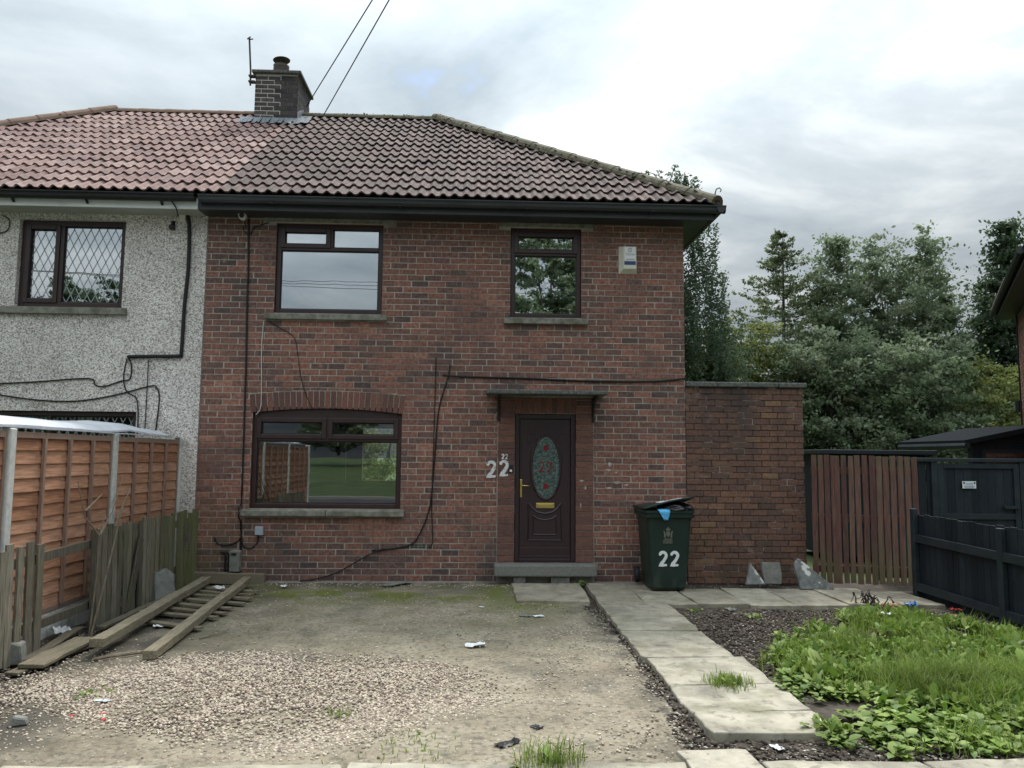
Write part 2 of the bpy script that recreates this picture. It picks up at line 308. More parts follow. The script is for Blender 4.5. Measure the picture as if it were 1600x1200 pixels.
def speckle(name):
    mt = bpy.data.materials.new(name); mt.use_nodes = True; t = mt.node_tree; n = t.nodes; l = t.links; b = n['Principled BSDF']; b.inputs['Roughness'].default_value = .9
    geo = n.new('ShaderNodeNewGeometry')
    vo = n.new('ShaderNodeTexVoronoi'); vo.inputs['Scale'].default_value = 80; l.new(geo.outputs['Position'], vo.inputs['Vector'])
    sp = n.new('ShaderNodeSeparateColor'); l.new(vo.outputs['Color'], sp.inputs[0])
    rp = n.new('ShaderNodeValToRGB'); el = rp.color_ramp.elements; rp.color_ramp.interpolation = 'LINEAR'
    for i, (p, c) in enumerate([(0,(.20,.17,.155)),(.2,(.40,.35,.32)),(.5,(.64,.59,.55)),(.8,(.80,.77,.73)),(1,(.88,.86,.83))]):
        if i > 1: el.new(.5)
        el[i].position = p; el[i].color = (*c, 1)
    l.new(sp.outputs[0], rp.inputs[0])
    nz = n.new('ShaderNodeTexNoise'); nz.inputs['Scale'].default_value = 1.6; nz.inputs['Detail'].default_value = 5; l.new(geo.outputs['Position'], nz.inputs['Vector'])
    mr = n.new('ShaderNodeMapRange'); mr.inputs[1].default_value = .3; mr.inputs[2].default_value = .7; mr.inputs[3].default_value = .8; mr.inputs[4].default_value = 1.1; l.new(nz.outputs[0], mr.inputs[0])
    vm = n.new('ShaderNodeVectorMath'); vm.operation = 'SCALE'; l.new(rp.outputs[0], vm.inputs[0]); l.new(mr.outputs[0], vm.inputs['Scale']); l.new(vm.outputs[0], b.inputs['Base Color'])
    bp = n.new('ShaderNodeBump'); bp.inputs['Strength'].default_value = .4; bp.inputs['Distance'].default_value = .008; l.new(vo.outputs['Distance'], bp.inputs['Height']); bp.invert = True; l.new(bp.outputs[0], b.inputs['Normal'])
    return mt
Mt['pebble'] = speckle('pebbledash')

# ================================================================== THE GROUND
def sheet(name, x0, x1, y0, y1, z, nx, ny, amp, freq, material, edge=None):
    mb = MB()
    for j in range(ny+1):
        for i in range(nx+1):
            x = x0+(x1-x0)*i/nx; y = y0+(y1-y0)*j/ny
            mb.v.append((x, y, z+amp*noise.noise(Vector((x*freq, y*freq, 1.3)))+amp*.4*noise.noise(Vector((x*freq*4, y*freq*4, 5.3)))))
    for j in range(ny):
        for i in range(nx):
            a = j*(nx+1)+i; mb.f.append((a, a+1, a+nx+2, a+nx+1)); mb.t.append(.5); mb.m.append(0)
    return mb.build(name, material, smooth=True)
g = MB(); g.v = [(-400,-400,-.16),(400,-400,-.16),(400,400,-.16),(-400,400,-.16)]; g.f = [(0,1,2,3)]; g.t = [.5]; g.m = [0]
struct(g.build('ground', Mt['lawn']))
struct(sheet('garden_soil', -.35, 9.6, -5.9, .4, -.025, 110, 70, .022, 1.7, Mt['soil']))

Mt['drive'] = mat('worn_concrete_drive', [(.20,.168,.116),(.285,.243,.175),(.36,.315,.235)], scale=2.3, detail=12, bump=.5, bscale=110, stain=[
    ((.40,.37,.31), 42, .60, .66, .75, (1,1,1)), ((.10,.09,.07), 5.5, .55, .7, .55, (1,1,1)),
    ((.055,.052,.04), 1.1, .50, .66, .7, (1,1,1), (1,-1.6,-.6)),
    ((.05,.045,.036), 1.5, .32, .5, .9, (1,1,1), (0,2.1,1.2)),
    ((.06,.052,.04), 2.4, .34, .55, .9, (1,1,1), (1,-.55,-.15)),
    ((.09,.082,.062), 26, .5, .62, .6, (1,1,1)),
    ((.115,.135,.022), 2.6, .44, .60, .9, (1,1,1), (1,-1.75,-1.0), (1,-.1,-.45)),
    ((.14,.138,.065), 1.3, .45, .62, .5, (1,1,1), (1,-4.2,-1.5)),
    ((.06,.055,.045), 3.0, .42, .62, .8, (1,1,1), (0,4.85,5.15)),
    ((.05,.048,.04), .9, .55, .68, .5, (1,1,1))])
dv = MB()
nx, ny = 90, 110
for j in range(ny+1):
    for i in range(nx+1):
        x = .62+(5.2-.62)*i/nx; y = -5.78+(5.74)*j/ny
        ed = min(1, (5.2-x)/.18, (x-.62)/.5)                      # broken, sinking edges
        z = .004+.010*noise.noise(Vector((x*.9, y*.9, 2)))+.004*noise.noise(Vector((x*5, y*5, 8)))-.04*(1-max(0, ed))*(.6+.6*noise.noise(Vector((x*3, y*3, 4))))
        z -= .02*math.exp(-((x-3.9)**2+(y+3.1)**2)/.12)
        dv.v.append((x, y, z))
for j in range(ny):
    for i in range(nx):
        a = j*(nx+1)+i; dv.f.append((a, a+1, a+nx+2, a+nx+1)); dv.t.append(.5); dv.m.append(0)
struct(dv.build('driveway', Mt['drive'], smooth=True))

# path and pavement: slabs one by one
def slab(parent, poly, ztop, thick, material, name='slab', tint=None, tilt=0.004):
    cx = sum(p[0] for p in poly)/len(poly); cy = sum(p[1] for p in poly)/len(poly)
    ax, ay = rng.uniform(-tilt, tilt)*1.5, rng.uniform(-tilt, tilt)*1.5
    pts = []
    n = len(poly)
    for i, p in enumerate(poly):                        # nibbled edges
        q = poly[(i+1) % n]
        for k in range(6):
            a = k/6; e = .009 if k else .02
            pts.append((p[0]+(q[0]-p[0])*a+rng.uniform(-e, e), p[1]+(q[1]-p[1])*a+rng.uniform(-e, e)))
    zt = lambda x, y: ztop+(x-cx)*ax+(y-cy)*ay
    mb = MB(); top = [(x, y, zt(x, y)-.006) for x, y in pts]; ins = [(cx+(x-cx)*.985, cy+(y-cy)*.985, zt(x, y)) for x, y in pts]; bot = [(x, y, ztop-thick) for x, y in pts]
    k = len(pts); t = rng.random() if tint is None else tint
    mb.add(bot+top+ins, [tuple(range(k-1,-1,-1))]+[(i,(i+1)%k,k+(i+1)%k,k+i) for i in range(k)]+[(k+i,k+(i+1)%k,2*k+(i+1)%k,2*k+i) for i in range(k)]+[tuple(range(2*k,3*k))], t)
    return mb.build(name, material, parent)
path = struct(put('garden_path', None, (6, -2, 0)))
slab(path, [(4.36,-1.35),(5.17,-1.42),(5.2,-.22),(4.36,-.22)], .035, .07, Mt['slab'], tint=.35)
xs = [5.25, 5.76, 6.31, 6.87, 7.4, 7.97, 8.55, 9.03]
for a, b in zip(xs, xs[1:]):
    yb = -.22 if a < 6 else (-.5 if a < 8 else -.68)
    slab(path, [(a+.008,-1.5-.012*(a-5)),(b-.008,-1.5-.012*(b-5)),(b-.002,yb),(a+.014,yb)], .024+rng.uniform(-.007,.007), .07, Mt['slab'], tint=rng.uniform(.1,.6), tilt=.01)
ys = [-1.53, -2.15, -2.75, -3.34, -3.69, -4.41, -4.99, -5.4]
for k, (a, b) in enumerate(zip(ys, ys[1:])):
    x0, x1 = (5.25, 5.99) if k < 4 else (5.29, 6.06)
    gp = .022 if k in (4, 5) else .012
    slab(path, [(x0+rng.uniform(-.01,.01),b+gp),(x1+rng.uniform(-.01,.01),b+gp),(x1,a-gp*.3),(x0,a-gp*.3)], .019+rng.uniform(-.009,.009), .07, Mt['slab'], tint=.3+.1*k, tilt=.012)
# loose edging stones and blocks under the doorstep
for x0, x1, y0, y1 in [(4.4,4.52,-.16,-.02),(4.86,5.06,-.15,-.02)]:
    slab(path, [(x0,y0),(x1,y0),(x1,y1),(x0,y1)], .095, .12, Mt['rubble_plain'], name='packing_block')
pave = struct(put('pavement', None, (4, -6.5, 0)))
px = -2.0
for k in range(16):
    wd = .88 if not (4.3 < px < 5.2) else .4
    y1 = {0: -5.72}.get(k, -5.74)
    if 4.3 < px < 4.8: y1 = -5.68
    elif 4.8 <= px < 5.25: y1 = -5.57
    slab(pave, [(px+.01,-6.35),(px+wd-.01,-6.35),(px+wd-.01,y1+rng.uniform(-.02,.02)),(px+.01,y1+rng.uniform(-.02,.02))], .01, .08, Mt['slab'], tint=rng.uniform(.6,1))
    px += wd
mb = MB(); mb.box(-40,40,-10.6,-6.36,-.1,-.005); p2 = struct(mb.build('footpath', Mt['asphalt']))
mb = MB(); mb.box(-40,40,-10.76,-10.6,-.14,-.002); struct(mb.build('kerb', Mt['kerb'], bevel=.015))
mb = MB(); mb.box(-60,60,-19.8,-10.76,-.155,-.11); struct(mb.build('road', Mt['asphalt']))
mb = MB(); mb.box(-60,60,-19.96,-19.8,-.14,.0); struct(mb.build('kerb', Mt['kerb'], bevel=.015))
mb = MB()
for i in range(2): mb.v += [(-70 if i == 0 else 70, y, z) for y, z in ((-19.96,-.02),(-26,.1),(-38,.5),(-70,1.2))]
mb.f = [(k+1, k, 4+k, 5+k) for k in range(3)]; mb.t = [.5]*3; mb.m = [0]*3
struct(mb.build('grass_bank', Mt['lawn']))

# ================================================================== HOUSES
def holed_wall(mb, x0, x1, z0, z1, holes, y0, y1, mi_face=0, mi_side=1):
    X = sorted({x0, x1, *[v for h in holes for v in h[:2]]}); Z = sorted({z0, z1, *[v for h in holes for v in h[2:]]})
    X = [v for v in X if x0 <= v <= x1]; Z = [v for v in Z if z0 <= v <= z1]
    solid = lambda i, j: 0 <= i < len(X)-1 and 0 <= j < len(Z)-1 and not any(h[0] < (X[i]+X[i+1])/2 < h[1] and h[2] < (Z[j]+Z[j+1])/2 < h[3] for h in holes)
    for i in range(len(X)-1):
        for j in range(len(Z)-1):
            if not solid(i, j): continue
            a, b, c, d = X[i], X[i+1], Z[j], Z[j+1]
            mb.add([(a,y0,c),(b,y0,c),(b,y0,d),(a,y0,d)], [(0,1,2,3)], .5, mi_face)
            mb.add([(a,y1,c),(b,y1,c),(b,y1,d),(a,y1,d)], [(3,2,1,0)], .5, mi_face)
            for di, dj, q in ((-1,0,[(a,y0,c),(a,y0,d),(a,y1,d),(a,y1,c)]),(1,0,[(b,y0,c),(b,y1,c),(b,y1,d),(b,y0,d)]),(0,-1,[(a,y0,c),(a,y1,c),(b,y1,c),(b,y0,c)]),(0,1,[(a,y0,d),(b,y0,d),(b,y1,d),(a,y1,d)])):
                if not solid(i+di, j+dj): mb.add(q, [(0,1,2,3)], .5, mi_side)

def brick_positions(x0, x1, z0, z1, holes, L, H, joint, arch=None):
    out = []; k = 0; z = z0
    while z+H*.6 < z1:
        a = z; b = min(z+H-joint, z1-.002); zm = (a+b)/2
        cuts = sorted([(h[0]-.001, h[1]+.001) for h in holes if h[2]-.015 < zm < h[3]+.015])
        segs = []; c = x0
        for h0, h1 in cuts:
            if h0 > c: segs.append((c, h0))
            c = max(c, h1)
        if c < x1: segs.append((c, x1))
        off = (k % 2)*.5+(.25 if (k//7) % 3 == 1 else 0)
        for s0, s1 in segs:
            n0 = math.floor((s0-x0)/L-off)-1
            while True:
                p = x0+(n0+off)*L+rng.uniform(-.004, .004); q = p+L-joint; n0 += 1
                if p >= s1: break
                p2, q2 = max(p, s0), min(q, s1)
                if q2-p2 > .014:
                    a2 = a
                    if arch and b > 2.3: a2 = max(a, arch(p2), arch(q2), arch((p2+q2)/2))
                    if b-a2 > .012: out.append((p2, q2, a2, b))
        z += H; k += 1
    return out

def lay_bricks(pos, parent, material, yf, yb, tintf, limit=300, jit=.0015, proud=.003):
    """the bricks that show largest are objects of their own, the rest one joined part"""
    key = lambda p: ((p[0]+p[1])/2-CAM.x)**2+CAM.y**2+((p[2]+p[3])/2-CAM.z)**2-((p[1]-p[0] > .15)*8)
    order = sorted(range(len(pos)), key=lambda i: key(pos[i])); near = set(order[:limit]); cache = {}; rest = MB()
    for i, (a, b, c, d) in enumerate(pos):
        t = tintf((a+b)/2, (c+d)/2); yo = yf+rng.uniform(-proud, proud)*.5
        if i in near:
            k = (round((b-a)/.008), round((d-c)/.004), round(t*14)); 
            if k not in cache:
                mb = MB(); ww, hh = (b-a)/2, (d-c)
                mb.brick(-ww, ww, 0, hh, 0, yb-yf, min(.999, max(0, t)), jit=jit); cache[k] = mb.mesh('brick', material, (0,0,0))
            put('brick', cache[k], ((a+b)/2, yo, c), parent)
        else: rest.brick(a, b, c, d, yo, yb, min(.999, max(0, t)), jit=jit)
    if rest.v: stuff(rest.build('brick_courses', material, parent))

def window(parent, x0, x1, z0, z1, y, trans=None, mull=None, cas=(), low_mull=None, gl='glass', lead=False, arch_top=None, fr=.055, mulls_full=None):
    """a window: mesh = outer frame; children = casement frames, panes, leading"""
    d = .07; f = MB()
    f.box(x0, x0+fr, y, y+d, z0, z1); f.box(x1-fr, x1, y, y+d, z0, z1); f.box(x0+fr, x1-fr, y, y+d, z0, z0+fr); 
    if arch_top:
        n = 14; top = [(x0+fr+(x1-x0-2*fr)*i/n) for i in range(n+1)]
        f.prism([(x, y, z1-fr) for x in top]+[(x, y, arch_top(x)) for x in reversed(top)], (0, d, 0))
    else: f.box(x0+fr, x1-fr, y, y+d, z1-fr, z1)
    hb = .022
    cells = []
    if trans: f.box(x0+fr, x1-fr, y, y+d, trans-hb, trans+hb)
    if mulls_full:
        f.box(mulls_full-hb*1.4, mulls_full+hb*1.4, y, y+d, z0+fr, z1-fr)
        cells = [(x0+fr, mulls_full-hb*1.4, z0+fr, z1-fr), (mulls_full+hb*1.4, x1-fr, z0+fr, z1-fr)]
    else:
        cells.append((x0+fr, x1-fr, z0+fr, trans-hb))
        if mull:
            f.box(mull-hb, mull+hb, y, y+d, trans+hb, z1-fr)
            cells += [(x0+fr, mull-hb, trans+hb, z1-fr), (mull+hb, x1-fr, trans+hb, z1-fr)]
        else: cells.append((x0+fr, x1-fr, trans+hb, z1-fr))
    o = f.build('window', Mt['upvc'], parent, bevel=.006)
    for i, (a, b, c, e) in enumerate(cells):
        gx0, gx1, gz0, gz1 = a, b, c, e
        if i in cas:
            k = MB(); q = .045
            k.box(a-.012, a+q, y-.018, y+.03, c-.012, e+.012); k.box(b-q, b+.012, y-.018, y+.03, c-.012, e+.012); k.box(a+q, b-q, y-.018, y+.03, c-.012, c+q); k.box(a+q, b-q, y-.018, y+.03, e-q, e+.012)
            k.build('casement', Mt['upvc'], o, bevel=.006); gx0, gx1, gz0, gz1 = a+q, b-q, c+q, e-q
        p = MB(); p.box(gx0-.005, gx1+.005, y+.034, y+.040, gz0-.005, gz1+.005); p.build('pane', Mt[gl], o)
        be = MB(); r = .012; yb = y+.022
        be.box(gx0, gx0+r, yb, y+.033, gz0, gz1); be.box(gx1-r, gx1, yb, y+.033, gz0, gz1); be.box(gx0+r, gx1-r, yb, y+.033, gz0, gz0+r); be.box(gx0+r, gx1-r, yb, y+.033, gz1-r, gz1)
        be.build('glazing_bead', Mt['black'], o)
        if lead:
            lm = MB(); wx, hz = .105, .215; cx = (gx0+gx1)/2
            for sgn in (-1, 1):
                for q in range(-40, 41):                     # x = cx+q*wx + sgn*(z-gz0)*wx/hz
                    pts = []
                    za, zb = gz0, gz1
                    xa = cx+q*wx+sgn*0; xb = cx+q*wx+sgn*(gz1-gz0)*wx/hz
                    lo, hi = (gx0, gx1)
                    t0, t1 = 0., 1.; dx = xb-xa
                    ta, tb = sorted(((lo-xa)/dx, (hi-xa)/dx)); t0, t1 = max(t0, ta), min(t1, tb)
                    if t1-t0 > .01:
                        lm.bar((xa+dx*t0, y+.032, za+(zb-za)*t0), (xa+dx*t1, y+.032, za+(zb-za)*t1), .008, .004, upv=(0,1,0))
            lm.build('leading', Mt['leadline'], o)
    return o

# ---------------------------------------------------------------- brick house
HX0, HX1 = .38, 6.612
house = thing('brick_house', 'red brick semi-detached house with brown windows and dark oval-glass door', 'house', (3.5, 3.5, 0))
UW1 = (1.26, 2.645, 3.415, 4.60); UW2 = (4.315, 5.25, 3.405, 4.60); LW = (1.045, 2.94, .915, 2.15); DO = (4.165, 5.415, .0, 2.36)
CEN = (LW[0]+LW[1])/2; HWD = (LW[1]-LW[0])/2
intr = lambda x: 2.120+.062*(1-((x-CEN)/HWD)**2)
extr = lambda x: 2.362+.052*(1-((x-CEN)/(HWD+.02))**2) if abs(x-CEN) < HWD+.03 else 0
wm = MB(); holed_wall(wm, HX0, HX1, -.08, 4.76, [UW1, UW2, (LW[0], LW[1], LW[2], 2.20), (DO[0]+.225, DO[1]-.235, .2, 2.145)], .0035, .12)
wall = wm.build('wall', [Mt['mortar'], Mt['side_brick']], house)
sill_h = [(1.15, 2.72, 3.325, 3.405), (4.23, 5.335, 3.315, 3.395), (.965, 2.995, .825, .905), (1.085, 2.79, 4.615, 4.71), (4.16, 5.41, 4.615, 4.71)]
holes = [UW1, UW2, (LW[0], LW[1], LW[2], 2.125), (LW[0]-.025, LW[1]+.02, 2.125, 2.37), (DO[0], DO[1], 0, DO[3]), (3.07, 3.285, .418, .492)] + sill_h
pos = brick_positions(HX0+.004, HX1, .022, 4.745, holes, .2205, .0785, .0095, arch=extr)
def htint(x, z):
    b = noise.noise(Vector((x*.7, z*.8, 3)))*.22
    t = .45+b*1.3+rng.gauss(0, .17)
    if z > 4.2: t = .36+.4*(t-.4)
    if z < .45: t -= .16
    if rng.random() < .07: t = rng.uniform(.05, .3)
    return max(.0, min(.98, t))
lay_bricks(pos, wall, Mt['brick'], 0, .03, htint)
# slightly projecting brick band at the foot of the wall
# arch of soldier bricks over the ground floor window
n = 27
for i in range(n):
    a = LW[0]-.022+(LW[1]-LW[0]+.042)*i/n; b = LW[0]-.022+(LW[1]-LW[0]+.042)*(i+1)/n-.008
    zz = lambda x: intr(min(max(x, LW[0]), LW[1]))
    mb = MB(); lean = .05*((a+b)/2-CEN)/HWD
    v = [(a, zz(a)), (b, zz(b)), (b+lean*.5, extr(b)-.008), (a+lean*.5, extr(a)-.008)]
    mb.prism([(x, -.002+rng.uniform(-.001,.001), z) for x, z in v], (0, .11, 0), rng.random()); mb.build('arch_brick', Mt['soldier'], wall, bevel=.004)
# door surround: header stacks either side, soldier course over
sur = MB(); sur.box(DO[0]+.004, DO[0]+.216, .0, .11, .10, 2.36); sur.box(DO[1]-.23, DO[1]-.004, .0, .11, .1, 2.36); sur.box(DO[0]+.216, DO[1]-.23, .0, .11, 2.15, 2.36)
su = sur.build('door_surround', Mt['mortar'], house)
for x0, x1 in ((DO[0]+.010, DO[0]+.222), (DO[1]-.236, DO[1]-.010)):
    z = .262
    while z < 2.34:
        mb = MB(); h = .0795; mb.brick(x0+rng.uniform(-.003,.003), x1+rng.uniform(-.003,.003), z, min(2.355, z+h-.009), -.012+rng.uniform(-.002,.002), .05, rng.random()); mb.build('brick', Mt['soldier'], su); z += h
x = DO[0]+.232
while x < DO[1]-.28:
    mb = MB(); mb.brick(x, x+.071, 2.152, 2.352, -.012+rng.uniform(-.002,.002), .05, rng.random()); mb.build('brick', Mt['soldier'], su); x += .0785
# stone sills and lintels
for (x0, x1, z0, z1), dp_, nm in zip(sill_h, (.06,.06,.08,.004,.004), ('sill','sill','sill','lintel','lintel')):
    if nm == 'sill' and x0 < 1:
        for a, b in ((x0, 2.012), (2.02, x1)):
            mb = MB(); mb.add([(a,-dp_,z0),(b,-dp_,z0),(b,.06,z0),(a,.06,z0),(a,-dp_,z1-.012),(b,-dp_,z1-.012),(b,.06,z1+.012),(a,.06,z1+.012)], [(3,2,1,0),(4,5,6,7),(0,1,5,4),(1,2,6,5),(2,3,7,6),(3,0,4,7)])
            mb.build('sill', Mt['stone'], house, bevel=.006)
    else:
        mb = MB(); mb.add([(x0,-dp_,z0),(x1,-dp_,z0),(x1,.06,z0),(x0,.06,z0),(x0,-dp_,z1-.008),(x1,-dp_,z1-.008),(x1,.06,z1),(x0,.06,z1)], [(3,2,1,0),(4,5,6,7),(0,1,5,4),(1,2,6,5),(2,3,7,6),(3,0,4,7)])
        mb.build(nm, Mt['stone'], house, bevel=.005)
window(house, UW1[0]+.004, UW1[1]-.004, UW1[2]+.004, UW1[3]-.004, .045, trans=4.275, mull=1.965, cas=(1,))
window(house, UW2[0]+.004, UW2[1]-.004, UW2[2]+.004, UW2[3]-.004, .045, trans=4.262, cas=(1,))
window(house, LW[0]+.004, LW[1]-.004, LW[2]+.004, 2.105, .05, trans=1.785, mull=1.985, cas=(1,2), gl='glass_low', arch_top=intr)
# air brick
mb = MB(); mb.box(3.074,3.281,.002,.05,.422,.488); ab = mb.build('air_brick', Mt['stone'], house)
for i in range(4):
    for j in range(2):
        mb = MB(); mb.box(3.088+i*.047, 3.126+i*.047, -.001, .02, .432+j*.027, .448+j*.027); mb.build('vent_slot', Mt['black'], ab)
# canopy, brackets, step
mb = MB(); c = [(4.02,-.48,2.362),(5.525,-.48,2.362),(5.525,.0,2.375),(4.02,.0,2.375),(4.02,-.48,2.42),(5.525,-.48,2.412),(5.525,.0,2.45),(4.02,.0,2.455)]
mb.add(c, [(3,2,1,0),(4,5,6,7),(0,1,5,4),(1,2,6,5),(2,3,7,6),(3,0,4,7)]); mb.build('door_canopy', Mt['dark_concrete'], house, bevel=.012)
for x in (4.18, 5.40):
    mb = MB(); mb.tube([(x,-.012,2.06),(x,-.02,2.12),(x,-.05,2.2),(x,-.13,2.29),(x,-.26,2.345)], .016, 6); mb.box(x-.018,x+.018,-.02,-.004,2.04,2.35); mb.bar((x,-.02,2.345),(x,-.36,2.35),.035,.018); mb.build('canopy_bracket', Mt['black'], house)
mb = MB(); mb.box(4.14,5.425,-.2,.10,.105,.25); mb.build('doorstep', Mt['step'], house, bevel=.018)

# ---------------------------------------------------------------- front door
dx0, dx1, dz0, dz1 = DO[0]+.227, DO[1]-.237, .252, 2.143
fm = MB(); fm.box(dx0,dx0+.062,.03,.11,dz0,dz1); fm.box(dx1-.062,dx1,.03,.11,dz0,dz1); fm.box(dx0+.062,dx1-.062,.03,.11,dz1-.062,dz1); fm.box(dx0+.062,dx1-.062,.03,.11,dz0,dz0+.05)
fm.build('door_frame', Mt['door'], house, bevel=.008)
lx0, lx1, lz0, lz1 = dx0+.066, dx1-.066, dz0+.054, dz1-.066
lc = (lx0+lx1)/2
lf = MB(); lf.box(lx0, lx1, .052, .10, lz0, lz1); door = lf.build('door', Mt['door'], house, bevel=.004)
ocx, ocz, orx, orz = lc+.012, 1.455, .178, .395
el = lambda k, a, b, y: [(ocx+a*math.cos(2*math.pi*i/k), y, ocz+b*math.sin(2*math.pi*i/k)) for i in range(k)]
mb = MB(); mb.tube(el(40, orx+.012, orz+.012, .05), .017, 8, closed=True); mb.build('oval_moulding', Mt['door'], door, smooth=True)
Mt['oval'] = mat('obscure_green_glass', [(.012,.035,.032),(.05,.085,.075),(.15,.20,.18)], rough=.18, scale=38, detail=4, bump=.8, spec=.7)
mb = MB(); mb.prism(el(40, orx, orz, .046), (0, .004, 0)); mb.build('oval_glass', Mt['oval'], door)
Mt['redglass'] = mat('red_glass', [(.16,.012,.02),(.22,.02,.03)], rough=.2, scale=30); Mt['darkleaf'] = mat('dark_glass_leaf', [(.008,.02,.04),(.012,.03,.05)], rough=.2)
def two(x, z, hgt, y, r=None):                                # strokes of a brush-painted 2
    w_ = hgt*.55; pts = []
    for i in range(9):
        a = math.pi*(1.0-i/8*1.18); pts.append((x+w_*.5+w_*.42*math.cos(a), y, z+hgt*.74+hgt*.24*math.sin(a)))
    pts += [(x+w_*.62, y, z+hgt*.38), (x+w_*.25, y, z+hgt*.14), (x+w_*.06, y, z+hgt*.05), (x+w_*.4, y, z+hgt*.055), (x+w_*1.02, y, z+hgt*.07)]
    return pts
def ribbon(mb, pts, wd, th, jit=0):                           # flat paint stroke facing -y
    L, R_ = [], []
    for i, p in enumerate(pts):
        a = Vector(pts[max(0, i-1)]); b = Vector(pts[min(len(pts)-1, i+1)]); d = (b-a).normalized(); nrm = Vector((-d.z, 0, d.x)); q = wd/2*(1+rng.uniform(-jit, jit))
        if i in (0, len(pts)-1): q *= .6
        L.append(Vector(p)+nrm*q); R_.append(Vector(p)-nrm*q)
    for i in range(len(pts)-1):
        y0 = rng.uniform(0, .0002); o = Vector((0, th+.0001*i, 0))
        mb.prism([L[i]-Vector((0,.00004*i,0)), L[i+1]-Vector((0,.00004*i,0)), R_[i+1]-Vector((0,.00004*i,0)), R_[i]-Vector((0,.00004*i,0))], o)
for x in (ocx-.095, ocx+.01):
    mb = MB(); ribbon(mb, two(x, ocz-.06, .13, .0445), .016, .001); mb.build('glass_number', Mt['redglass'], door)
for z in (ocz+.25, ocz-.24):
    mb = MB(); 
    for i in range(6): a = i*math.pi/3; mb.prism([(ocx+.02*math.cos(a)+.018*math.cos(t*math.pi/3), .0448-.0001*i, z+.02*math.sin(a)+.018*math.sin(t*math.pi/3)) for t in range(6)], (0,.0006,0))
    mb.build('rose', Mt['redglass'], door)
for sx, z in [(s, q) for s in (-1, 1) for q in (.19,.13,-.13,-.18)]:
    mb = MB(); x = ocx+sx*(.085+.02*(abs(z) < .15)); mb.prism([(x-.014,.0448,ocz+z),(x,.0448,ocz+z-.008),(x+.014,.0448,ocz+z+.01),(x,.0448,ocz+z+.012)], (0,.0006,0)); mb.build('glass_leaf', Mt['darkleaf'], door)
mb = MB()                                                     # sunk panel mouldings
mb.tube([(lc-.21,.05,1.0),(lc-.17,.05,.94),(lc-.1,.05,.885),(lc,.05,.865),(lc+.1,.05,.885),(lc+.17,.05,.94),(lc+.21,.05,1.0)], .014, 6)
mb.tube([(lc-.15,.05,.84),(lc-.09,.05,.80),(lc,.05,.785),(lc+.09,.05,.80),(lc+.15,.05,.84)], .011, 6)
mb.tube([(lc-.15,.05,.84),(lc-.15,.05,.60),(lc+.15,.05,.60),(lc+.15,.05,.84)], .011, 6)
mb.tube([(lc-.21,.05,.97),(lc-.215,.05,.53),(lc+.215,.05,.53),(lc+.21,.05,.97)], .013, 6)
mb.build('panel_moulding', Mt['door'], door)
for s in (-1, 1):
    mb = MB(); 
    for k, (a, b) in enumerate([(.0,.0),(.045,-.005),(.01,-.05)]): mb.bar((lc+s*.215-s*a*.4, .05, 1.86+b*.3), (lc+s*.215-s*a*1.6, .047, 1.86+b*1.4-.012), .02, .012, upv=(0,1,0))
    mb.bar((lc+s*.22,.05,1.885),(lc+s*.12,.05,1.885),.012,.01,upv=(0,1,0)); mb.bar((lc+s*.22,.05,1.885),(lc+s*.22,.05,1.76),.012,.01,upv=(0,1,0)); mb.build('corner_carving', Mt['door'], door)
mb = MB(); mb.box(lx0+.0,lx1,.046,.053,lz0+.005,lz0+.13); mb.box(lx0,lx1,.03,.055,lz0+.002,lz0+.03); mb.build('weather_bar', Mt['door'], door, bevel=.004)
mb = MB(); mb.box(lc-.115,lc+.125,.040,.052,.937,1.002); lp = mb.build('letter_plate', Mt['gold'], door, bevel=.004)
mb = MB(); mb.box(lc-.09,lc+.1,.036,.0405,.952,.988); mb.build('flap', Mt['gold'], lp, bevel=.002)
mb = MB(); mb.box(lx0+.004,lx0+.034,.040,.052,1.07,1.30); hd = mb.build('door_handle', Mt['gold'], door, bevel=.006)
mb = MB(); mb.tube([(lx0+.02,.04,1.225),(lx0+.02,.005,1.225),(lx0+.06,-.002,1.223),(lx0+.125,.0,1.218)], .009, 8); mb.build('lever', Mt['gold'], hd, smooth=True)
# painted house numbers on the brick
for (x, z, h_, wd, mt_) in [(4.035,1.325,.20,.042,'paint'),(4.20,1.345,.19,.04,'paint'),(4.222,1.562,.058,.014,'binpaint'),(4.268,1.56,.058,.010,'paint')]:
    mb = MB(); ribbon(mb, two(x, z, h_, -.0165), wd, .003, .15); mb.build('painted_number', Mt[mt_], house)
Mt['smear'] = mat('paint_smear', [(.30,.20,.17),(.62,.60,.58)], rough=.8, scale=26, detail=8)
for x, z, a, b in [(5.62,1.50,.028,.03),(5.60,1.43,.035,.018),(5.70,1.40,.02,.012),(5.72,1.27,.06,.016),(5.83,1.24,.04,.014),(5.6,1.2,.05,.012),(5.25,1.29,.03,.02),(5.30,1.20,.016,.03),(5.24,.98,.012,.03)]:
    mb = MB(); k = 11; yy = -.0045 if x > 5.42 else -.0165
    mb.prism([(x+a*math.cos(2*math.pi*i/k)*rng.uniform(.5,1.2), yy-rng.uniform(0,.0004), z+b*math.sin(2*math.pi*i/k)*rng.uniform(.4,1.2)) for i in range(k)], (0,.003,0)); mb.build('paint_smear', Mt['smear'], house)

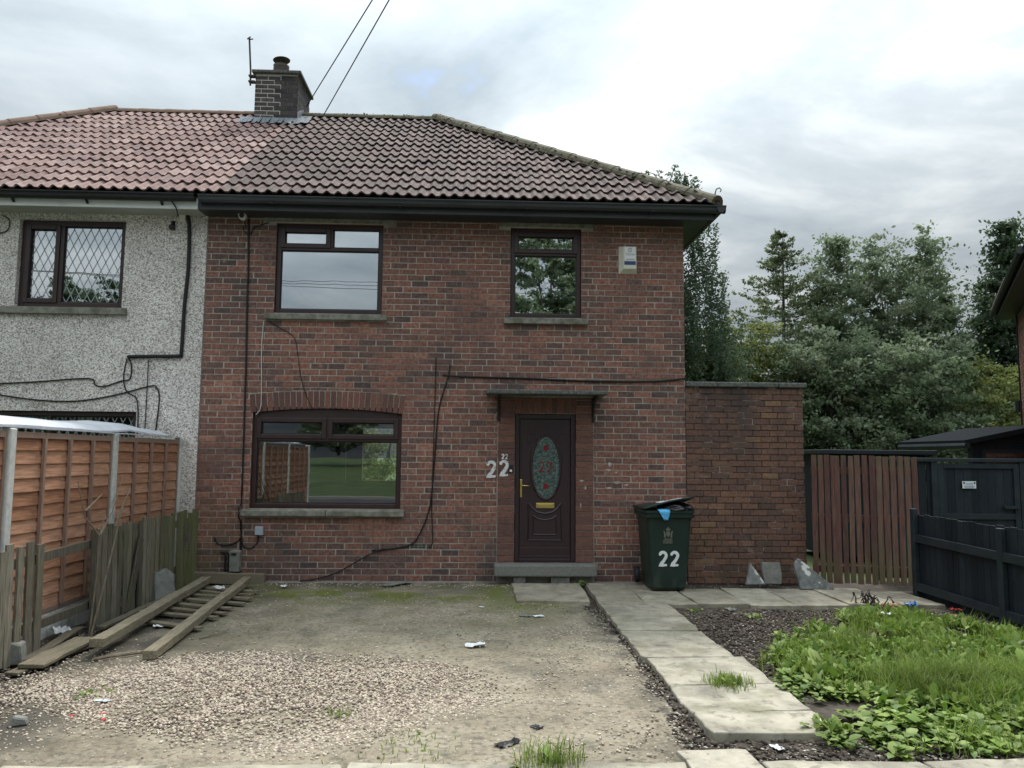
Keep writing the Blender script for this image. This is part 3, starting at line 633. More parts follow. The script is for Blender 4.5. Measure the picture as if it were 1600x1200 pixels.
# ---------------------------------------------------------------- roofs
EY, EZ, RY, RZ = -.40, 4.845, 3.5, 7.60
PIT = math.atan2(RZ-EZ, RY-EY); SL = math.hypot(RZ-EZ, RY-EY)
RE, LE = 6.995, -6.55; RX1, RX0 = 3.1, -2.62; SPLIT = .60
TW, TG = .2915, SL/14.0
prof = [(0,.0),(.018,.0),(.036,.014),(.052,.030),(.070,.037),(.088,.030),(.104,.014),(.122,.001),(.164,.0),(.182,.014),(.198,.030),(.216,.037),(.234,.030),(.250,.014),(.268,.001),(.296,.0)]
def tile_mesh(tint, material):
    mb = MB(); L = TG+.07; k = len(prof)
    lo = [(x, 0, z+.036) for x, z in prof]; hi = [(x, L, z+.002) for x, z in prof]; lip = [(x, .012, z+.012) for x, z in prof]
    mb.add(lo+hi, [(i, i+1, k+i+1, k+i) for i in range(k-1)], tint); mb.add(lip+lo, [(i, i+1, k+i+1, k+i) for i in range(k-1)], tint)
    return mb.mesh('roof_tile', material, (0,0,0))
def roof(parent, x_from, x_to, hip_x, ridge_x, side, material, ridge_mat):
    und = MB(); s = 1 if side == 'R' else -1
    a = (x_from, EY+.02, EZ-.012); b = (hip_x, EY+.02, EZ-.012); c = (ridge_x, RY, RZ-.012); d = (x_from, RY, RZ-.012)
    a2 = (x_from, 2*RY-EY, EZ-.012); b2 = (hip_x, 2*RY-EY, EZ-.012)
    und.add([a,b,c,d], [(0,1,2,3) if s > 0 else (3,2,1,0)]); und.add([b,b2,c], [(0,1,2) if s > 0 else (2,1,0)]); und.add([a2,b2,c,d], [(3,2,1,0) if s > 0 else (0,1,2,3)])
    ro = und.build('roof', Mt['roofdark'], parent)
    cache = [tile_mesh((i+.5)/8, material) for i in range(8)]
    rest = MB()
    M0 = Matrix.Rotation(PIT, 4, 'X')
    run = abs(hip_x-ridge_x)
    pn = Vector((1*s, run/(RY-EY), 0)).normalized(); pp = Vector((hip_x, EY, 0))
    n_t = int(abs(hip_x-x_from)/TW)+2
    for r in range(14):
        sl_ = r*TG
        for i in range(n_t):
            x = x_from+i*TW if s > 0 else x_from-(i+1)*TW
            base = Vector((x+rng.uniform(-.003,.003), EY, EZ))+Vector((0, math.cos(PIT), math.sin(PIT)))*(sl_-.02+rng.uniform(-.011,.009))
            cs = [base+(M0@Vector((u, v, 0))) for u in (0, TW) for v in (0, TG)]
            ds = [(c_-pp).dot(pn) for c_ in cs]
            if min(ds) > -.02: continue
            me = cache[rng.randrange(8)]
            if max(ds) > -.03:
                bm = bmesh.new(); bm.from_mesh(me); bm.transform(Matrix.Translation(base)@M0)
                bmesh.ops.bisect_plane(bm, geom=bm.verts[:]+bm.edges[:]+bm.faces[:], plane_co=pp-pn*.02, plane_no=pn, clear_outer=True)
                if not bm.faces: bm.free(); continue
                bm.transform(Matrix.Translation(-base)); me = bpy.data.meshes.new('roof_tile'); bm.to_mesh(me); bm.free(); me.materials.append(material)
                put('roof_tile', me, base, ro)
            else: put('roof_tile', me, base, ro, rot=(PIT+rng.uniform(-.018,.012), rng.uniform(-.014,.014), rng.uniform(-.012,.012)))
    # the slope round the side, out of sight from the front
    M1 = Matrix.Rotation(s*math.pi/2, 4, 'Z')@Matrix.Rotation(math.atan2(RZ-EZ, run), 4, 'X')
    k = len(prof)
    for r in range(14):
        t = r/14; y0 = EY+(RY-EY)*t; y1 = 2*RY-EY-(RY-EY)*t; xx = hip_x-s*run*t; zz = EZ+(RZ-EZ)*t; n2 = int((y1-y0)/TW)
        for i in range(n2):
            off = Vector((xx, (y0+.1+i*TW) if s > 0 else (y1-.1-i*TW), zz))
            if (y0+.1+i*TW+TW) > y1-.1: continue
            lo = [off+M1@Vector((x, 0, z+.03)) for x, z in prof]; hi = [off+M1@Vector((x, TG+.05, z+.004)) for x, z in prof]
            rest.add(lo+hi, [(j, j+1, k+j+1, k+j) for j in range(k-1)], rng.random())
    if rest.v: stuff(rest.build('side_roof_tiles', material, ro))
    def ridge_run(p0, p1, seg, nm, mt_, rad=.115):
        p0 = Vector(p0); p1 = Vector(p1); d = (p1-p0); n_ = max(1, round(d.length/seg)); d_ = d/n_; u = d.normalized(); sd_ = u.cross(Vector((0,0,1))).normalized(); up_ = sd_.cross(u)
        for q in range(n_):
            a_ = p0+d_*q; b_ = a_+d_*1.04; mb = MB(); ring = []
            for P, rr in ((a_, rad), (a_, rad), (b_, rad*.93)):
                ring.append([P+sd_*math.cos(t*math.pi/8)*rr*(.94 if not ring else 1)+up_*(math.sin(t*math.pi/8)*rr*.85-.045)+Vector((rng.uniform(-.004,.004),)*3) for t in range(9)])
            kk = 9; vs_ = [v for g_ in ring for v in g_]; mb.add(vs_, [(g_*kk+i, g_*kk+i+1, (g_+1)*kk+i+1, (g_+1)*kk+i) for g_ in range(2) for i in range(8)]+[tuple(range(8,-1,-1))]); mb.build(nm, mt_, ro, smooth=False)
    ridge_run((ridge_x, RY, RZ+.035), (x_from, RY, RZ+.035), .44, 'ridge_tile', ridge_mat)
    ridge_run((hip_x-s*.03, EY+.02, EZ+.035), (ridge_x, RY, RZ+.06), .44, 'hip_tile', ridge_mat, .15)
    ridge_run((hip_x-s*.03, 2*RY-EY, EZ+.035), (ridge_x, RY, RZ+.06), .44, 'hip_tile', ridge_mat, .15)
    return ro
roof1 = roof(house, SPLIT, RE, RE, RX1, 'R', Mt['tile_dark'], Mt['ridge_moss'])
mb = MB(); mb.tube([(6.93,-.36,4.92),(6.935,-.375,5.0),(6.95,-.38,5.05),(6.99,-.38,5.07),(7.015,-.38,5.045),(7.0,-.38,5.015)], .008, 6); mb.build('hip_iron', Mt['rust'], roof1)
# moss cushions along the hip and on the tiles
ms = MB()
def cushion(mb, p, r, squash=.5):
    n_ = 7; rr = [[Vector(p)+Vector((math.cos(2*math.pi*i/n_)*r*q*rng.uniform(.8,1.2), math.sin(2*math.pi*i/n_)*r*q*rng.uniform(.8,1.2), h*r*squash)) for i in range(n_)] for q, h in ((1,-.3),(.85,.5),(.35,1))]
    mb.loft(rr, rng.random())
for i in range(420):
    t = rng.random()**.8; p = Vector((RE-.05, EY, EZ+.05)).lerp(Vector((RX1, RY, RZ+.075)), t); cushion(ms, p+Vector((rng.gauss(-.03,.05), rng.gauss(-.03,.05), rng.uniform(-.03,.0))), rng.uniform(.008,.022), .35)
for i in range(200):
    x = rng.uniform(1.4, RX1); cushion(ms, (x, RY+rng.gauss(-.04,.03), RZ+.06), rng.uniform(.006,.016), .35)
for i in range(420):
    r = rng.randrange(14); x = rng.uniform(.8, 6.6); yy = EY+math.cos(PIT)*r*TG+.01
    if x < RE-(yy-EY)-.2 and noise.noise(Vector((x*.8, r*.4, 9))) > -.1: cushion(ms, (x, yy+.02, EZ+math.sin(PIT)*r*TG+.045), rng.uniform(.008,.028))
Mt['moss'] = mat('moss', [(.06,.065,.025),(.10,.105,.04),(.145,.13,.07)], by='tint', noise_amt=.3, scale=30)
stuff(ms.build('roof_moss', Mt['moss'], roof1, smooth=True))

# gutters, fascias, soffits
fb = MB(); fb.box(.36, RE-.07, -.33, -.30, 4.655, 4.825); fb.box(RE-.10, RE-.07, -.30, 7.3, 4.655, 4.825); fb.build('fascia', Mt['fascia'], house, bevel=.004)
fb = MB(); fb.box(.36, RE-.10, -.30, .05, 4.668, 4.69); fb.box(HX1+.01, RE-.10, .05, 7.3, 4.668, 4.69); fb.build('soffit', Mt['fascia'], house)
def gutter(x0, x1, ya, zt, horizontal=True):
    prof_ = [(-.005,0),(-.008,-.05),(-.03,-.085),(-.075,-.088),(-.10,-.062),(-.105,-.03),(-.122,-.012),(-.122,.0),(-.112,.0),(-.10,-.012),(-.092,-.05),(-.07,-.078),(-.035,-.076),(-.015,-.045),(-.012,0)]
    mb = MB(); mb.prism([(x0, ya+y, zt+z) for y, z in prof_], (x1-x0, 0, 0)); return mb
gutter(.39, RE+.06, -.332, 4.815).build('gutter', Mt['fascia'], house, fixn=True)
mb = MB(); mb.prism([(RE-.065-y, -.45, 4.812+z) for y, z in [(0,0),(-.008,-.05),(-.03,-.085),(-.075,-.088),(-.10,-.062),(-.118,0)]], (0, 7.7, 0)); mb.build('gutter', Mt['fascia'], house, fixn=True)
for x in (1.3, 2.9, 4.5, 6.1):
    mb = MB(); mb.box(x-.018, x+.018, -.455, -.33, 4.718, 4.727); mb.build('gutter_bracket', Mt['fascia'], house)
# unseen sides and inside
mb = MB(); mb.box(HX1-.12, HX1-.006, .12, 7.0, -.08, 4.67); mb.build('side_wall', Mt['side_brick'], house)
mb = MB(); holed_wall(mb, HX0, HX1-.12, -.08, 4.67, [(1.4,2.55,1.05,2.2)], 6.88, 7.0, 0, 0); mb.build('rear_wall', Mt['side_brick'], house)
mb = MB(); mb.box(HX0, HX0+.05, .12, 6.88, -.08, 4.67); mb.box(3.75,3.85,.12,6.88,.2,2.62); mb.build('partition', Mt['interior'], house)
mb = MB(); mb.box(HX0+.05,HX1-.12,.12,6.88,.18,.24); mb.build('floor', Mt['carpet'], house)
mb = MB(); mb.box(HX0+.05,HX1-.12,.12,6.88,2.63,2.72); mb.build('ceiling', Mt['interior'], house)
mb = MB(); holed_wall(mb, HX0+.05, 3.75, .24, 2.63, [(1.36,2.5,1.04,2.12)], 4.9, 5.0, 0, 0); mb.build('inner_wall', Mt['interior'], house)
fm = MB(); 
for a, b, c, d in ((1.33,1.40,1.0,2.16),(2.46,2.53,1.0,2.16),(1.40,2.46,1.0,1.06),(1.40,2.46,2.10,2.16)): fm.box(a,b,4.83,4.898,c,d)
fm.build('inner_window_frame', Mt['white'], house)

# ---------------------------------------------------------------- chimney
CX0, CX1, CY0, CY1, CZ0, CZ1 = -.03, .70, 3.05, 3.95, 7.0, 8.17
Mt['chim_mortar'] = mat('pale_chimney_mortar', [(.5,.48,.44),(.66,.64,.6)], scale=20)
mb = MB(); mb.box(CX0+.004, CX1-.008, CY0+.002, CY1, CZ0, CZ1); ch = mb.build('chimney', Mt['chim_mortar'], house)
k = 0; z = 7.28
while z < CZ1-.05:
    off = (k % 2)*.11; x = CX0-off
    while x < CX1:
        a, b = max(x, CX0), min(x+.21, CX1)
        if b-a > .03:
            mb = MB(); new = (a+b)/2 < .30
            dk = rng.random()
            mb.brick(a, b if new else min(b+.009, CX1), z, z+.064 if new else z+.0775, CY0-.002, CY0+.05, dk); mb.build('brick', Mt['chim_new'] if new else Mt['chim_old'], ch)
        x += .2205
    y = CY0-((k+1) % 2)*.11
    while y < CY1:
        a, b = max(y, CY0+.006), min(y+.214, CY1)
        if b-a > .03:
            mb = MB(); mb.box(CX1-.04, CX1+rng.uniform(0,.004), a, b, z, z+.074, rng.random()); mb.build('brick', Mt['chim_old'], ch)
        y += .2205
    z += .0785; k += 1
mb = MB(); mb.box(CX0-.055, CX1+.06, CY0-.06, CY1+.06, CZ1, CZ1+.055); mb.build('chimney_cap', Mt['dark_concrete'], ch, bevel=.012)
mb = MB()
mb.loft([[(.31+r*math.cos(t*math.pi/10), 3.4+r*math.sin(t*math.pi/10), z) for t in range(20)] for r, z in ((.15,8.225),(.145,8.30),(.135,8.46),(.14,8.50),(.12,8.505))]); mb.build('chimney_pot', Mt['rust'], ch, smooth=True)
mb = MB(); mb.loft([[(.31+r*math.cos(t*math.pi/10), 3.4+r*math.sin(t*math.pi/10), z+.10*r*math.cos(t*math.pi/10)) for t in range(20)] for r, z in ((.145,8.60),(.15,8.608),(.08,8.64),(.01,8.65))])
for a in (0.6, 2.7, 4.8): mb.bar((.31+.1*math.cos(a),3.4+.1*math.sin(a),8.49),(.31+.1*math.cos(a),3.4+.1*math.sin(a),8.61),.012,.004)
mb.build('cowl', Mt['rust'], ch)
mb = MB()                                                        # lead flashing, ragged
for i in range(16):
    x = CX0-.22+i*.075; mb.add([(x,CY0-.03-.16-rng.uniform(0,.07),7.165-rng.uniform(0,.04)),(x+.08,CY0-.03-.16-rng.uniform(0,.07),7.165-rng.uniform(0,.04)),(x+.08,CY0-.012,7.33),(x,CY0-.012,7.33)], [(0,1,2,3)])
    mb.v[-4:] = [(p[0], p[1], p[2]+.055) for p in mb.v[-4:]]
mb.box(CX0-.01, CX1+.012, CY0-.014, CY0-.006, 7.22, 7.36); mb.build('flashing', Mt['lead'], ch)
mb = MB(); mb.add([(CX1+.008,CY0,7.3),(CX1+.008,CY0+.45,7.62),(CX1+.008,CY0+.45,7.74),(CX1+.008,CY0+.2,7.62),(CX1+.008,CY0,7.5)], [(0,1,2,3,4)]); mb.add([(CX1+.01,CY0-.1,7.27),(CX1+.2,CY0-.1,7.27),(CX1+.2,CY0+.4,7.63),(CX1+.01,CY0+.4,7.63)], [(0,1,2,3)]); mb.build('flashing', Mt['lead'], ch)

aer = thing('aerial_mast', 'bent rusty aerial mast clamped to the chimney', 'aerial', (-.10,3.0,7.95))
mb = MB(); mb.tube([(-.10,3.0,7.93),(-.105,3.0,8.2),(-.15,3.0,8.80)], .016, 6); mb.build('mast', Mt['rust'], aer)
mb = MB(); mb.tube([(-.155,3.0,8.76),(-.08,2.98,8.76)], .011, 5); mb.tube([(-.14,3.02,8.82),(-.165,2.95,8.74)], .012, 5); mb.build('aerial_arm', Mt['rust'], aer)
for z in (8.0, 8.1):
    mb = MB(); mb.box(-.13,-.02,2.97,3.06,z-.012,z+.012); mb.build('clamp', Mt['rust'], aer)

# ---------------------------------------------------------------- pebbledash house
ph = thing('pebbledash_house', 'grey pebbledash house with lattice windows and pale red tiled roof', 'house', (-3, 3.5, 0))
LU = (-2.0, -.66, 3.44, 4.585); LL = (-2.35, -.40, .95, 2.16)
c2 = (LL[0]+LL[1])/2; h2 = (LL[1]-LL[0])/2; intr2 = lambda x: 2.115+.05*(1-((x-c2)/h2)**2)
wm = MB(); holed_wall(wm, -6.2, HX0-.004, -.08, 4.76, [LU, (LL[0],LL[1],LL[2],2.115)], -.016, .12, 0, 0)
wall2 = wm.build('wall', Mt['pebble'], ph)
window(ph, LU[0]+.004, LU[1]-.004, LU[2]+.004, LU[3]-.004, .05, mulls_full=-1.49, cas=(0,), lead=True, fr=.07)
window(ph, LL[0]+.004, LL[1]-.004, LL[2]+.004, 2.11, .04, trans=1.2, mull=-1.5, lead=True, gl='glass_low')
mb = MB(); mb.box(-2.2,-.585,-.075,.05,3.345,3.432); mb.build('sill', Mt['stone'], ph, bevel=.006)
roof2 = roof(ph, SPLIT, LE, LE, RX0, 'L', Mt['tile_red'], Mt['ridge_red'])
fb = MB(); fb.box(-6.5,.355,-.325,-.30,4.66,4.80); fb.build('fascia', Mt['white'], ph, bevel=.003)
fb = MB(); fb.box(-6.5,.35,-.30,-.016,4.662,4.68); fb.build('soffit', Mt['soffit'], ph)
gutter(-6.6,.34,-.327,4.825).build('gutter', Mt['black'], ph, fixn=True)
for x in (-1.9, -1.0, -.08):
    mb = MB(); mb.bar((x,-.33,4.70),(x,-.39,4.75),.03,.012); mb.build('gutter_bracket', Mt['black'], ph)
mb = MB(); mb.box(-6.2,-6.08,.12,7,-.08,4.66); mb.box(-6.08,HX0-.01,6.88,7,-.08,4.66); mb.box(-6.08,HX0-.004,.12,6.88,2.4,2.5); mb.build('hidden_walls', Mt['interior'], ph)
for nm, (x, z), mtn, lab, cat in (('security_light',(-.06,4.53),'black','small black security light on the pebbledash wall','light'),('junction_box',(.06,4.63),'cream','small cream junction box under the white fascia','box')):
    mb = MB()
    if cat == 'light': mb.box(x-.03,x+.03,-.09,-.018,z-.06,z-.005); mb.tube([(x,-.02,z+.05),(x,-.05,z+.03),(x,-.055,z)],.02,6); mb.box(x-.025,x+.025,-.03,-.018,z,z+.06)
    else: mb.box(x-.04,x+.045,-.055,-.018,z-.045,z+.04); mb.box(x-.035,x+.04,-.059,-.055,z-.04,z+.035)
    tag(mb.build(nm, Mt[mtn], None, bevel=.006), lab, cat)
# ================================================================== SIDE WALL, GATE, FENCES
sw = thing('brick_wall', 'tall weathered brick garden wall with stone coping beside the house', 'wall', (7.4, .1, 0))
mb = MB(); mb.box(6.618, 8.165, .006, .21, -.08, 2.52); core = mb.build('wall_core', Mt['old_mortar'], sw)
pos = brick_positions(6.62, 8.17, .0, 2.515, [], .2205, .0785, .010)
def wt(x, z): return max(0, min(.98, .45+.25*noise.noise(Vector((x*1.4, z*1.6, 7)))+rng.gauss(0, .2)))
lay_bricks(pos, core, Mt['old_brick'], -.004, .04, wt, limit=300, jit=.003, proud=.006)
x = 6.615
for wd in (.42, .40, .41, .375):
    mb = MB(); mb.box(x+.003, x+wd-.003, -.045, .25, 2.522, 2.585); mb.build('coping_stone', Mt['dark_concrete'], sw, bevel=.012); x += wd

gt = thing('plank_gate', 'faded red timber gate of upright planks beside the brick garden wall', 'gate', (8.75, -.38, 0))
ga, gb = Vector((8.17, -.20, 0)), Vector((9.40, -.46, 0)); gd = (gb-ga).normalized(); gn = Vector((gd.y, -gd.x, 0))
x = 0; L = (gb-ga).length; k = 0
while x < L-.05:
    wd = rng.uniform(.056, .066) if k != 3 else .105
    a = ga+gd*(x+wd/2); zt = 1.645-.01*k/15+rng.uniform(-.008, .006)
    mb = MB(); mb.bar(a+Vector((0,0,.045+rng.uniform(-.01,.01))), a+gd*rng.uniform(-.006,.006)+Vector((0,0,zt)), wd, .02, upv=gn, tint=rng.random(), jit=.0025, seg=4); mb.build('plank', Mt['gate'], gt)
    x += wd+rng.uniform(.016, .028); k += 1
for z in (.22, .85, 1.45):
    mb = MB(); mb.bar(ga+Vector((0,0,z))-gn*.035, gb+Vector((0,0,z))-gn*.035, .035, .09, tint=.3); mb.build('rail', Mt['gate'], gt)

lf_ = thing('low_fence', 'low black board fence with horizontal rails along the right side of the garden', 'fence', (9.1, -4, 0))
y = -.86; k = 0
while y > -7.2:
    wd = rng.uniform(.095, .105); z1 = .955-.02*((-.86-y)/4)+rng.uniform(-.008, .008)
    mb = MB(); mb.bar((9.125, y-wd/2, -.03), (9.125, y-wd/2, z1), .016, wd, upv=(0,1,0), tint=rng.random(), jit=.002, seg=2); mb.build('board', Mt['blackwood'], lf_)
    y -= wd+rng.uniform(.001, .006)
for z in (.655, .10):
    mb = MB(); mb.bar((9.092,-.86,z+.02), (9.092,-7.2,z-.05), .05, .085, tint=.5, jit=.004, seg=6); mb.build('rail', Mt['blacktrim'], lf_)
for y in (-.90, -2.42, -4.2, -6.0):
    mb = MB(); mb.box(9.06,9.115,y-.04,y+.04,-.05,.93 if y < -1 else 1.02); mb.build('post', Mt['blacktrim'], lf_, bevel=.006)

tf = thing('tall_fence', 'tall black board fence either side of the black garden gate', 'fence', (10.5, .6, 0))
def boards(parent, x0, x1, y, z0, z1, gap=.004):
    x = x0
    while x < x1-.03:
        wd = min(rng.uniform(.11, .125), x1-x); mb = MB(); mb.bar((x+wd/2, y, z0), (x+wd/2, y, z1+rng.uniform(-.004,.004)), wd-rng.uniform(.002,gap*2), .018, upv=(0,1,0), tint=rng.random(), jit=.002, seg=2); mb.build('board', Mt['blackwood'], parent); x += wd
boards(tf, 9.42, 10.20, .6, -.02, 1.565, .012); boards(tf, 11.55, 13.2, .6, -.02, 1.565, .012)
for x in (9.75-.34, 10.24, 11.5, 13.2):
    mb = MB(); mb.box(x-.045,x+.045,.555,.62,-.05,1.57); mb.build('post', Mt['blacktrim'], tf, bevel=.006)
mb = MB(); mb.box(9.40,13.25,.54,.66,1.572,1.622); mb.build('top_rail', Mt['blacktrim'], tf, bevel=.006)
bgt = thing('garden_gate', 'black boarded garden gate with a small white notice', 'gate', (10.87, .58, 0))
boards(bgt, 10.31, 11.43, .60, .03, 1.545)
for a, b, c, d in ((10.29,10.375,.03,1.55),(11.37,11.45,.03,1.55),(10.375,11.37,1.48,1.55),(10.375,11.37,.78,.86)):
    mb = MB(); mb.box(a,b,.565,.588,c,d); mb.build('frame', Mt['blacktrim'], bgt, bevel=.005)
mb = MB(); mb.box(11.2,11.42,.53,.565,.93,.975); mb.tube([(11.19,.52,.95),(11.19,.52,1.0)],.012,6); mb.build('latch', Mt['blacktrim'], bgt)
sg = thing('notice_sign', 'small white notice screwed to the black garden gate', 'sign', (10.72, .55, 1.22))
mb = MB(); mb.box(10.625,10.82,.554,.562,1.205,1.305); pl = mb.build('plate', Mt['label_white'], sg, bevel=.003)
for x in (10.648, 10.797):
    mb = MB(); mb.tube([(x,.555,1.283),(x,.550,1.283)],.013,8); mb.build('screw', Mt['black'], pl)
Mt['print'] = mat('faded_print', [(.22,.25,.36),(.32,.35,.46)], rough=.7)
for i, (a, b, z) in enumerate([(10.68,10.77,1.278),(10.665,10.78,1.256),(10.645,10.80,1.234),(10.66,10.79,1.217)]):
    mb = MB(); x = a
    while x < b: ww = rng.uniform(.008,.02); mb.box(x,min(b,x+ww),.5525,.5545,z-.006,z+.006); x += ww+.006
    mb.build('lettering', Mt['print'], pl)

sh = thing('garden_shed', 'flat roofed black garden shed showing over the red gate', 'shed', (10.7, 4, 0))
mb = MB(); mb.box(9.75,11.75,2.95,5.0,1.68,1.755); mb.build('roof', Mt['blacktrim'], sh, bevel=.01)
boards(sh, 9.9, 11.6, 3.1, -.05, 1.68); mb = MB(); mb.box(9.92,11.58,3.12,4.8,-.05,1.68); mb.build('walls', Mt['blackwood'], sh)

# ---------------------------------------------------------------- neighbour on the right
nd = Vector((-.511, -.8595, 0)); nn = Vector((-.8595, .511, 0)); NC = Vector((15.42, 5.9, 0)); NL = 5.6
nh = thing('neighbour_house', 'red brick house with dark eaves at the right edge', 'house', (15.5, 3, 0))
mb = MB(); q = [NC, NC+nd*NL, NC+nd*NL-nn*6, NC-nn*6]; mb.prism([p+Vector((0,0,-.1)) for p in q], (0,0,4.85)); nw = mb.build('wall', Mt['mortar'], nh, fixn=True)
nb = MB(); nb_list = []
for k in range(58):
    z = .08+k*.0785; s = -(k % 2)*.11
    while s < NL:
        a, b = max(0, s), min(NL, s+.21)
        p0 = NC+nd*a+nn*.004; p1 = NC+nd*b+nn*.004; t = max(0, min(.98, .6+rng.gauss(0,.2)))
        mbx = nb if (s > 2.4 or z < 2.2) else MB()
        mbx.bar(p0+Vector((0,0,z+.034)), p1+Vector((0,0,z+.034)), .024, .067, tint=t)
        if mbx is not nb: mbx.build('brick', Mt['brick'], nw)
        s += .2205
for k in range(58):
    z = .08+k*.0785; s = -((k+1) % 2)*.11
    while s < 6:
        a, b = max(0, s), min(6, s+.21); p0 = NC+nd*(NL+.004)-nn*a; p1 = NC+nd*(NL+.004)-nn*b
        nb.bar(p0+Vector((0,0,z+.034)), p1+Vector((0,0,z+.034)), .024, .067, tint=max(0, min(.98, .6+rng.gauss(0,.2)))); s += .2205
stuff(nb.build('brick_courses', Mt['brick'], nw))
E1 = NC+nn*.42-nd*.30; 
def npt(a, b, z): return E1+nd*a-nn*b+Vector((0,0,z))
mb = MB(); mb.add([npt(0,0,4.83),npt(7,0,4.83),npt(7,3.8,7.4),npt(3.8,3.8,7.4),npt(0,0,4.83),npt(3.8,3.8,7.4),npt(0,7.6,4.83)], [(0,1,2,3),(4,5,6)]); nr = mb.build('roof', Mt['roofdark'], nh)
for r in range(4):
    for i in range(12):
        M2 = Matrix((tuple((*nd, 0)), (0,0,0,0), (0,0,0,0), (0,0,0,1)))
        u = nd; v = (-nn*3.8+Vector((0,0,2.57))).normalized(); w_ = u.cross(v)
        if w_.z < 0: w_ = -w_
        o = npt(i*TW+.1+r*TG*.83, 0, 4.84)+v*(r*TG-.03); mb = MB(); k = len(prof)
        lo = [o+u*x_+w_*(z_+.03) for x_, z_ in prof]; hi = [o+v*(TG+.06)+u*x_+w_*(z_+.004) for x_, z_ in prof]; lip = [o+u*x_+w_*(z_+.012) for x_, z_ in prof]
        mb.add(lo+hi, [(j,j+1,k+j+1,k+j) for j in range(k-1)], rng.random()); mb.add(lip+lo, [(j,j+1,k+j+1,k+j) for j in range(k-1)], .4); mb.build('roof_tile', Mt['tile_dark'], nr)
mb = MB(); mb.bar(npt(-.02,.06,4.745), npt(6,.06,4.745), .025, .15); mb.build('fascia', Mt['fascia'], nh)
mb = MB(); mb.bar(npt(.0,.22,4.675), npt(6,.22,4.675), .36, .02); mb.bar(npt(.14,.0,4.677), npt(.14,6,4.677), .28, .02); mb.build('soffit', Mt['fascia'], nh)
mb = MB(); mb.tube([npt(-.06,-.02,4.79), npt(6,-.02,4.79)], .06, 8); mb.build('gutter', Mt['fascia'], nh)
mb = MB(); p = NC+nd*.28+nn*.05; mb.tube([p+Vector((0,0,4.65)), p+Vector((0,0,2.2))], .018, 6); mb.build('downpipe', Mt['cable'], nh)
mb = MB(); p = NC+nd*.05+nn*.06; mb.box(p.x-.05,p.x+.05,p.y-.05,p.y+.05,2.62,2.85); mb.build('wall_light', Mt['black'], nh)

lt = thing('lean_to', 'black sloping roofed lean-to against the neighbouring brick house', 'lean-to', (13.6, 4.6, 0))
mb = MB(); mb.box(13.02,14.3,4.0,4.06,-.05,1.95); mb.prism([(13.02,4.0,1.952),(14.3,4.0,1.952),(14.3,4.0,2.16)], (0,.06,0)); mb.build('front_wall', Mt['blackwood'], lt, fixn=True)
mb = MB(); mb.prism([(12.82,3.86,1.88),(14.32,3.86,2.17),(14.32,3.86,2.27),(12.82,3.86,1.96)], (0,2.3,0)); mb.build('roof', Mt['felt'], lt, fixn=True)
mb = MB(); mb.tube([(12.85,3.84,1.86),(12.85,6.1,1.86)], .06, 8); mb.bar((12.98,3.97,1.84),(12.98,3.97,.0),.06,.06,upv=(0,1,0)); mb.build('gutter', Mt['blacktrim'], lt)
mb = MB(); mb.box(13.2,14.28,3.975,3.998,1.2,1.80); lw_ = mb.build('window', Mt['blacktrim'], lt)
mb = MB(); mb.box(13.27,14.22,3.966,3.974,1.27,1.735); mb.build('pane', Mt['glass_low'], lw_)

# ---------------------------------------------------------------- left boundary: lap panel fence with concrete posts
pf = thing('panel_fence', 'orange lap panel fence between white concrete posts', 'fence', (.15, -2, 0))
py = [-.02, -1.77, -3.54, -5.3, -7.1]
for y in py:
    mb = MB(); mb.box(.105,.195,y-.045,y+.045,-.05,1.79); mb.build('concrete_post', Mt['concrete'], pf, bevel=.012)
for a, b in zip(py, py[1:]):
    y1, y0 = a-.05, b+.05
    mb = MB(); mb.box(.13,.17,y0,y1,-.05,.19); mb.build('gravel_board', Mt['concrete'], pf)
    fr_ = MB(); fr_.box(.128,.172,y0,y1,1.715,1.765); fr_.box(.128,.172,y0,y1,.20,.24); fr_.box(.128,.172,y0,y0+.03,.24,1.715); fr_.box(.128,.172,y1-.03,y1,.24,1.715); pn_ = fr_.build('panel', Mt['batten'], pf)
    n_ = 13
    for i in range(n_):
        z0_ = .235+(1.49/n_)*i; z1_ = z0_+1.49/n_+.035; mb = MB(); k = 10; bot = []; top = []
        for j in range(k+1):
            yy = y0+.032+(y1-y0-.064)*j/k; bot.append((.166+.003*rng.random(), yy, z0_+.008*noise.noise(Vector((yy*2.3, i*3.1, a)))+rng.uniform(-.002,.002))); top.append((.150, yy, min(1.714, z1_)))
        mb.add(bot+top+[(x-.008,y,z) for x,y,z in bot]+[(x-.008,y,z) for x,y,z in top], [(j,j+1,k+2+j,k+1+j) for j in range(k)]+[(2*(k+1)+j,2*(k+1)+j+1,j+1,j) for j in range(k)]+[(3*(k+1)+j,3*(k+1)+j+1,2*(k+1)+j+1,2*(k+1)+j) for j in range(k)], rng.random())
        mb.build('lap_board', Mt['lap'], pn_)
    for q in (.25, .5, .75):
        mb = MB(); yy = y0+(y1-y0)*q; mb.box(.170,.196,yy-.016,yy+.016,.241,1.714); mb.build('batten', Mt['batten'], pn_)
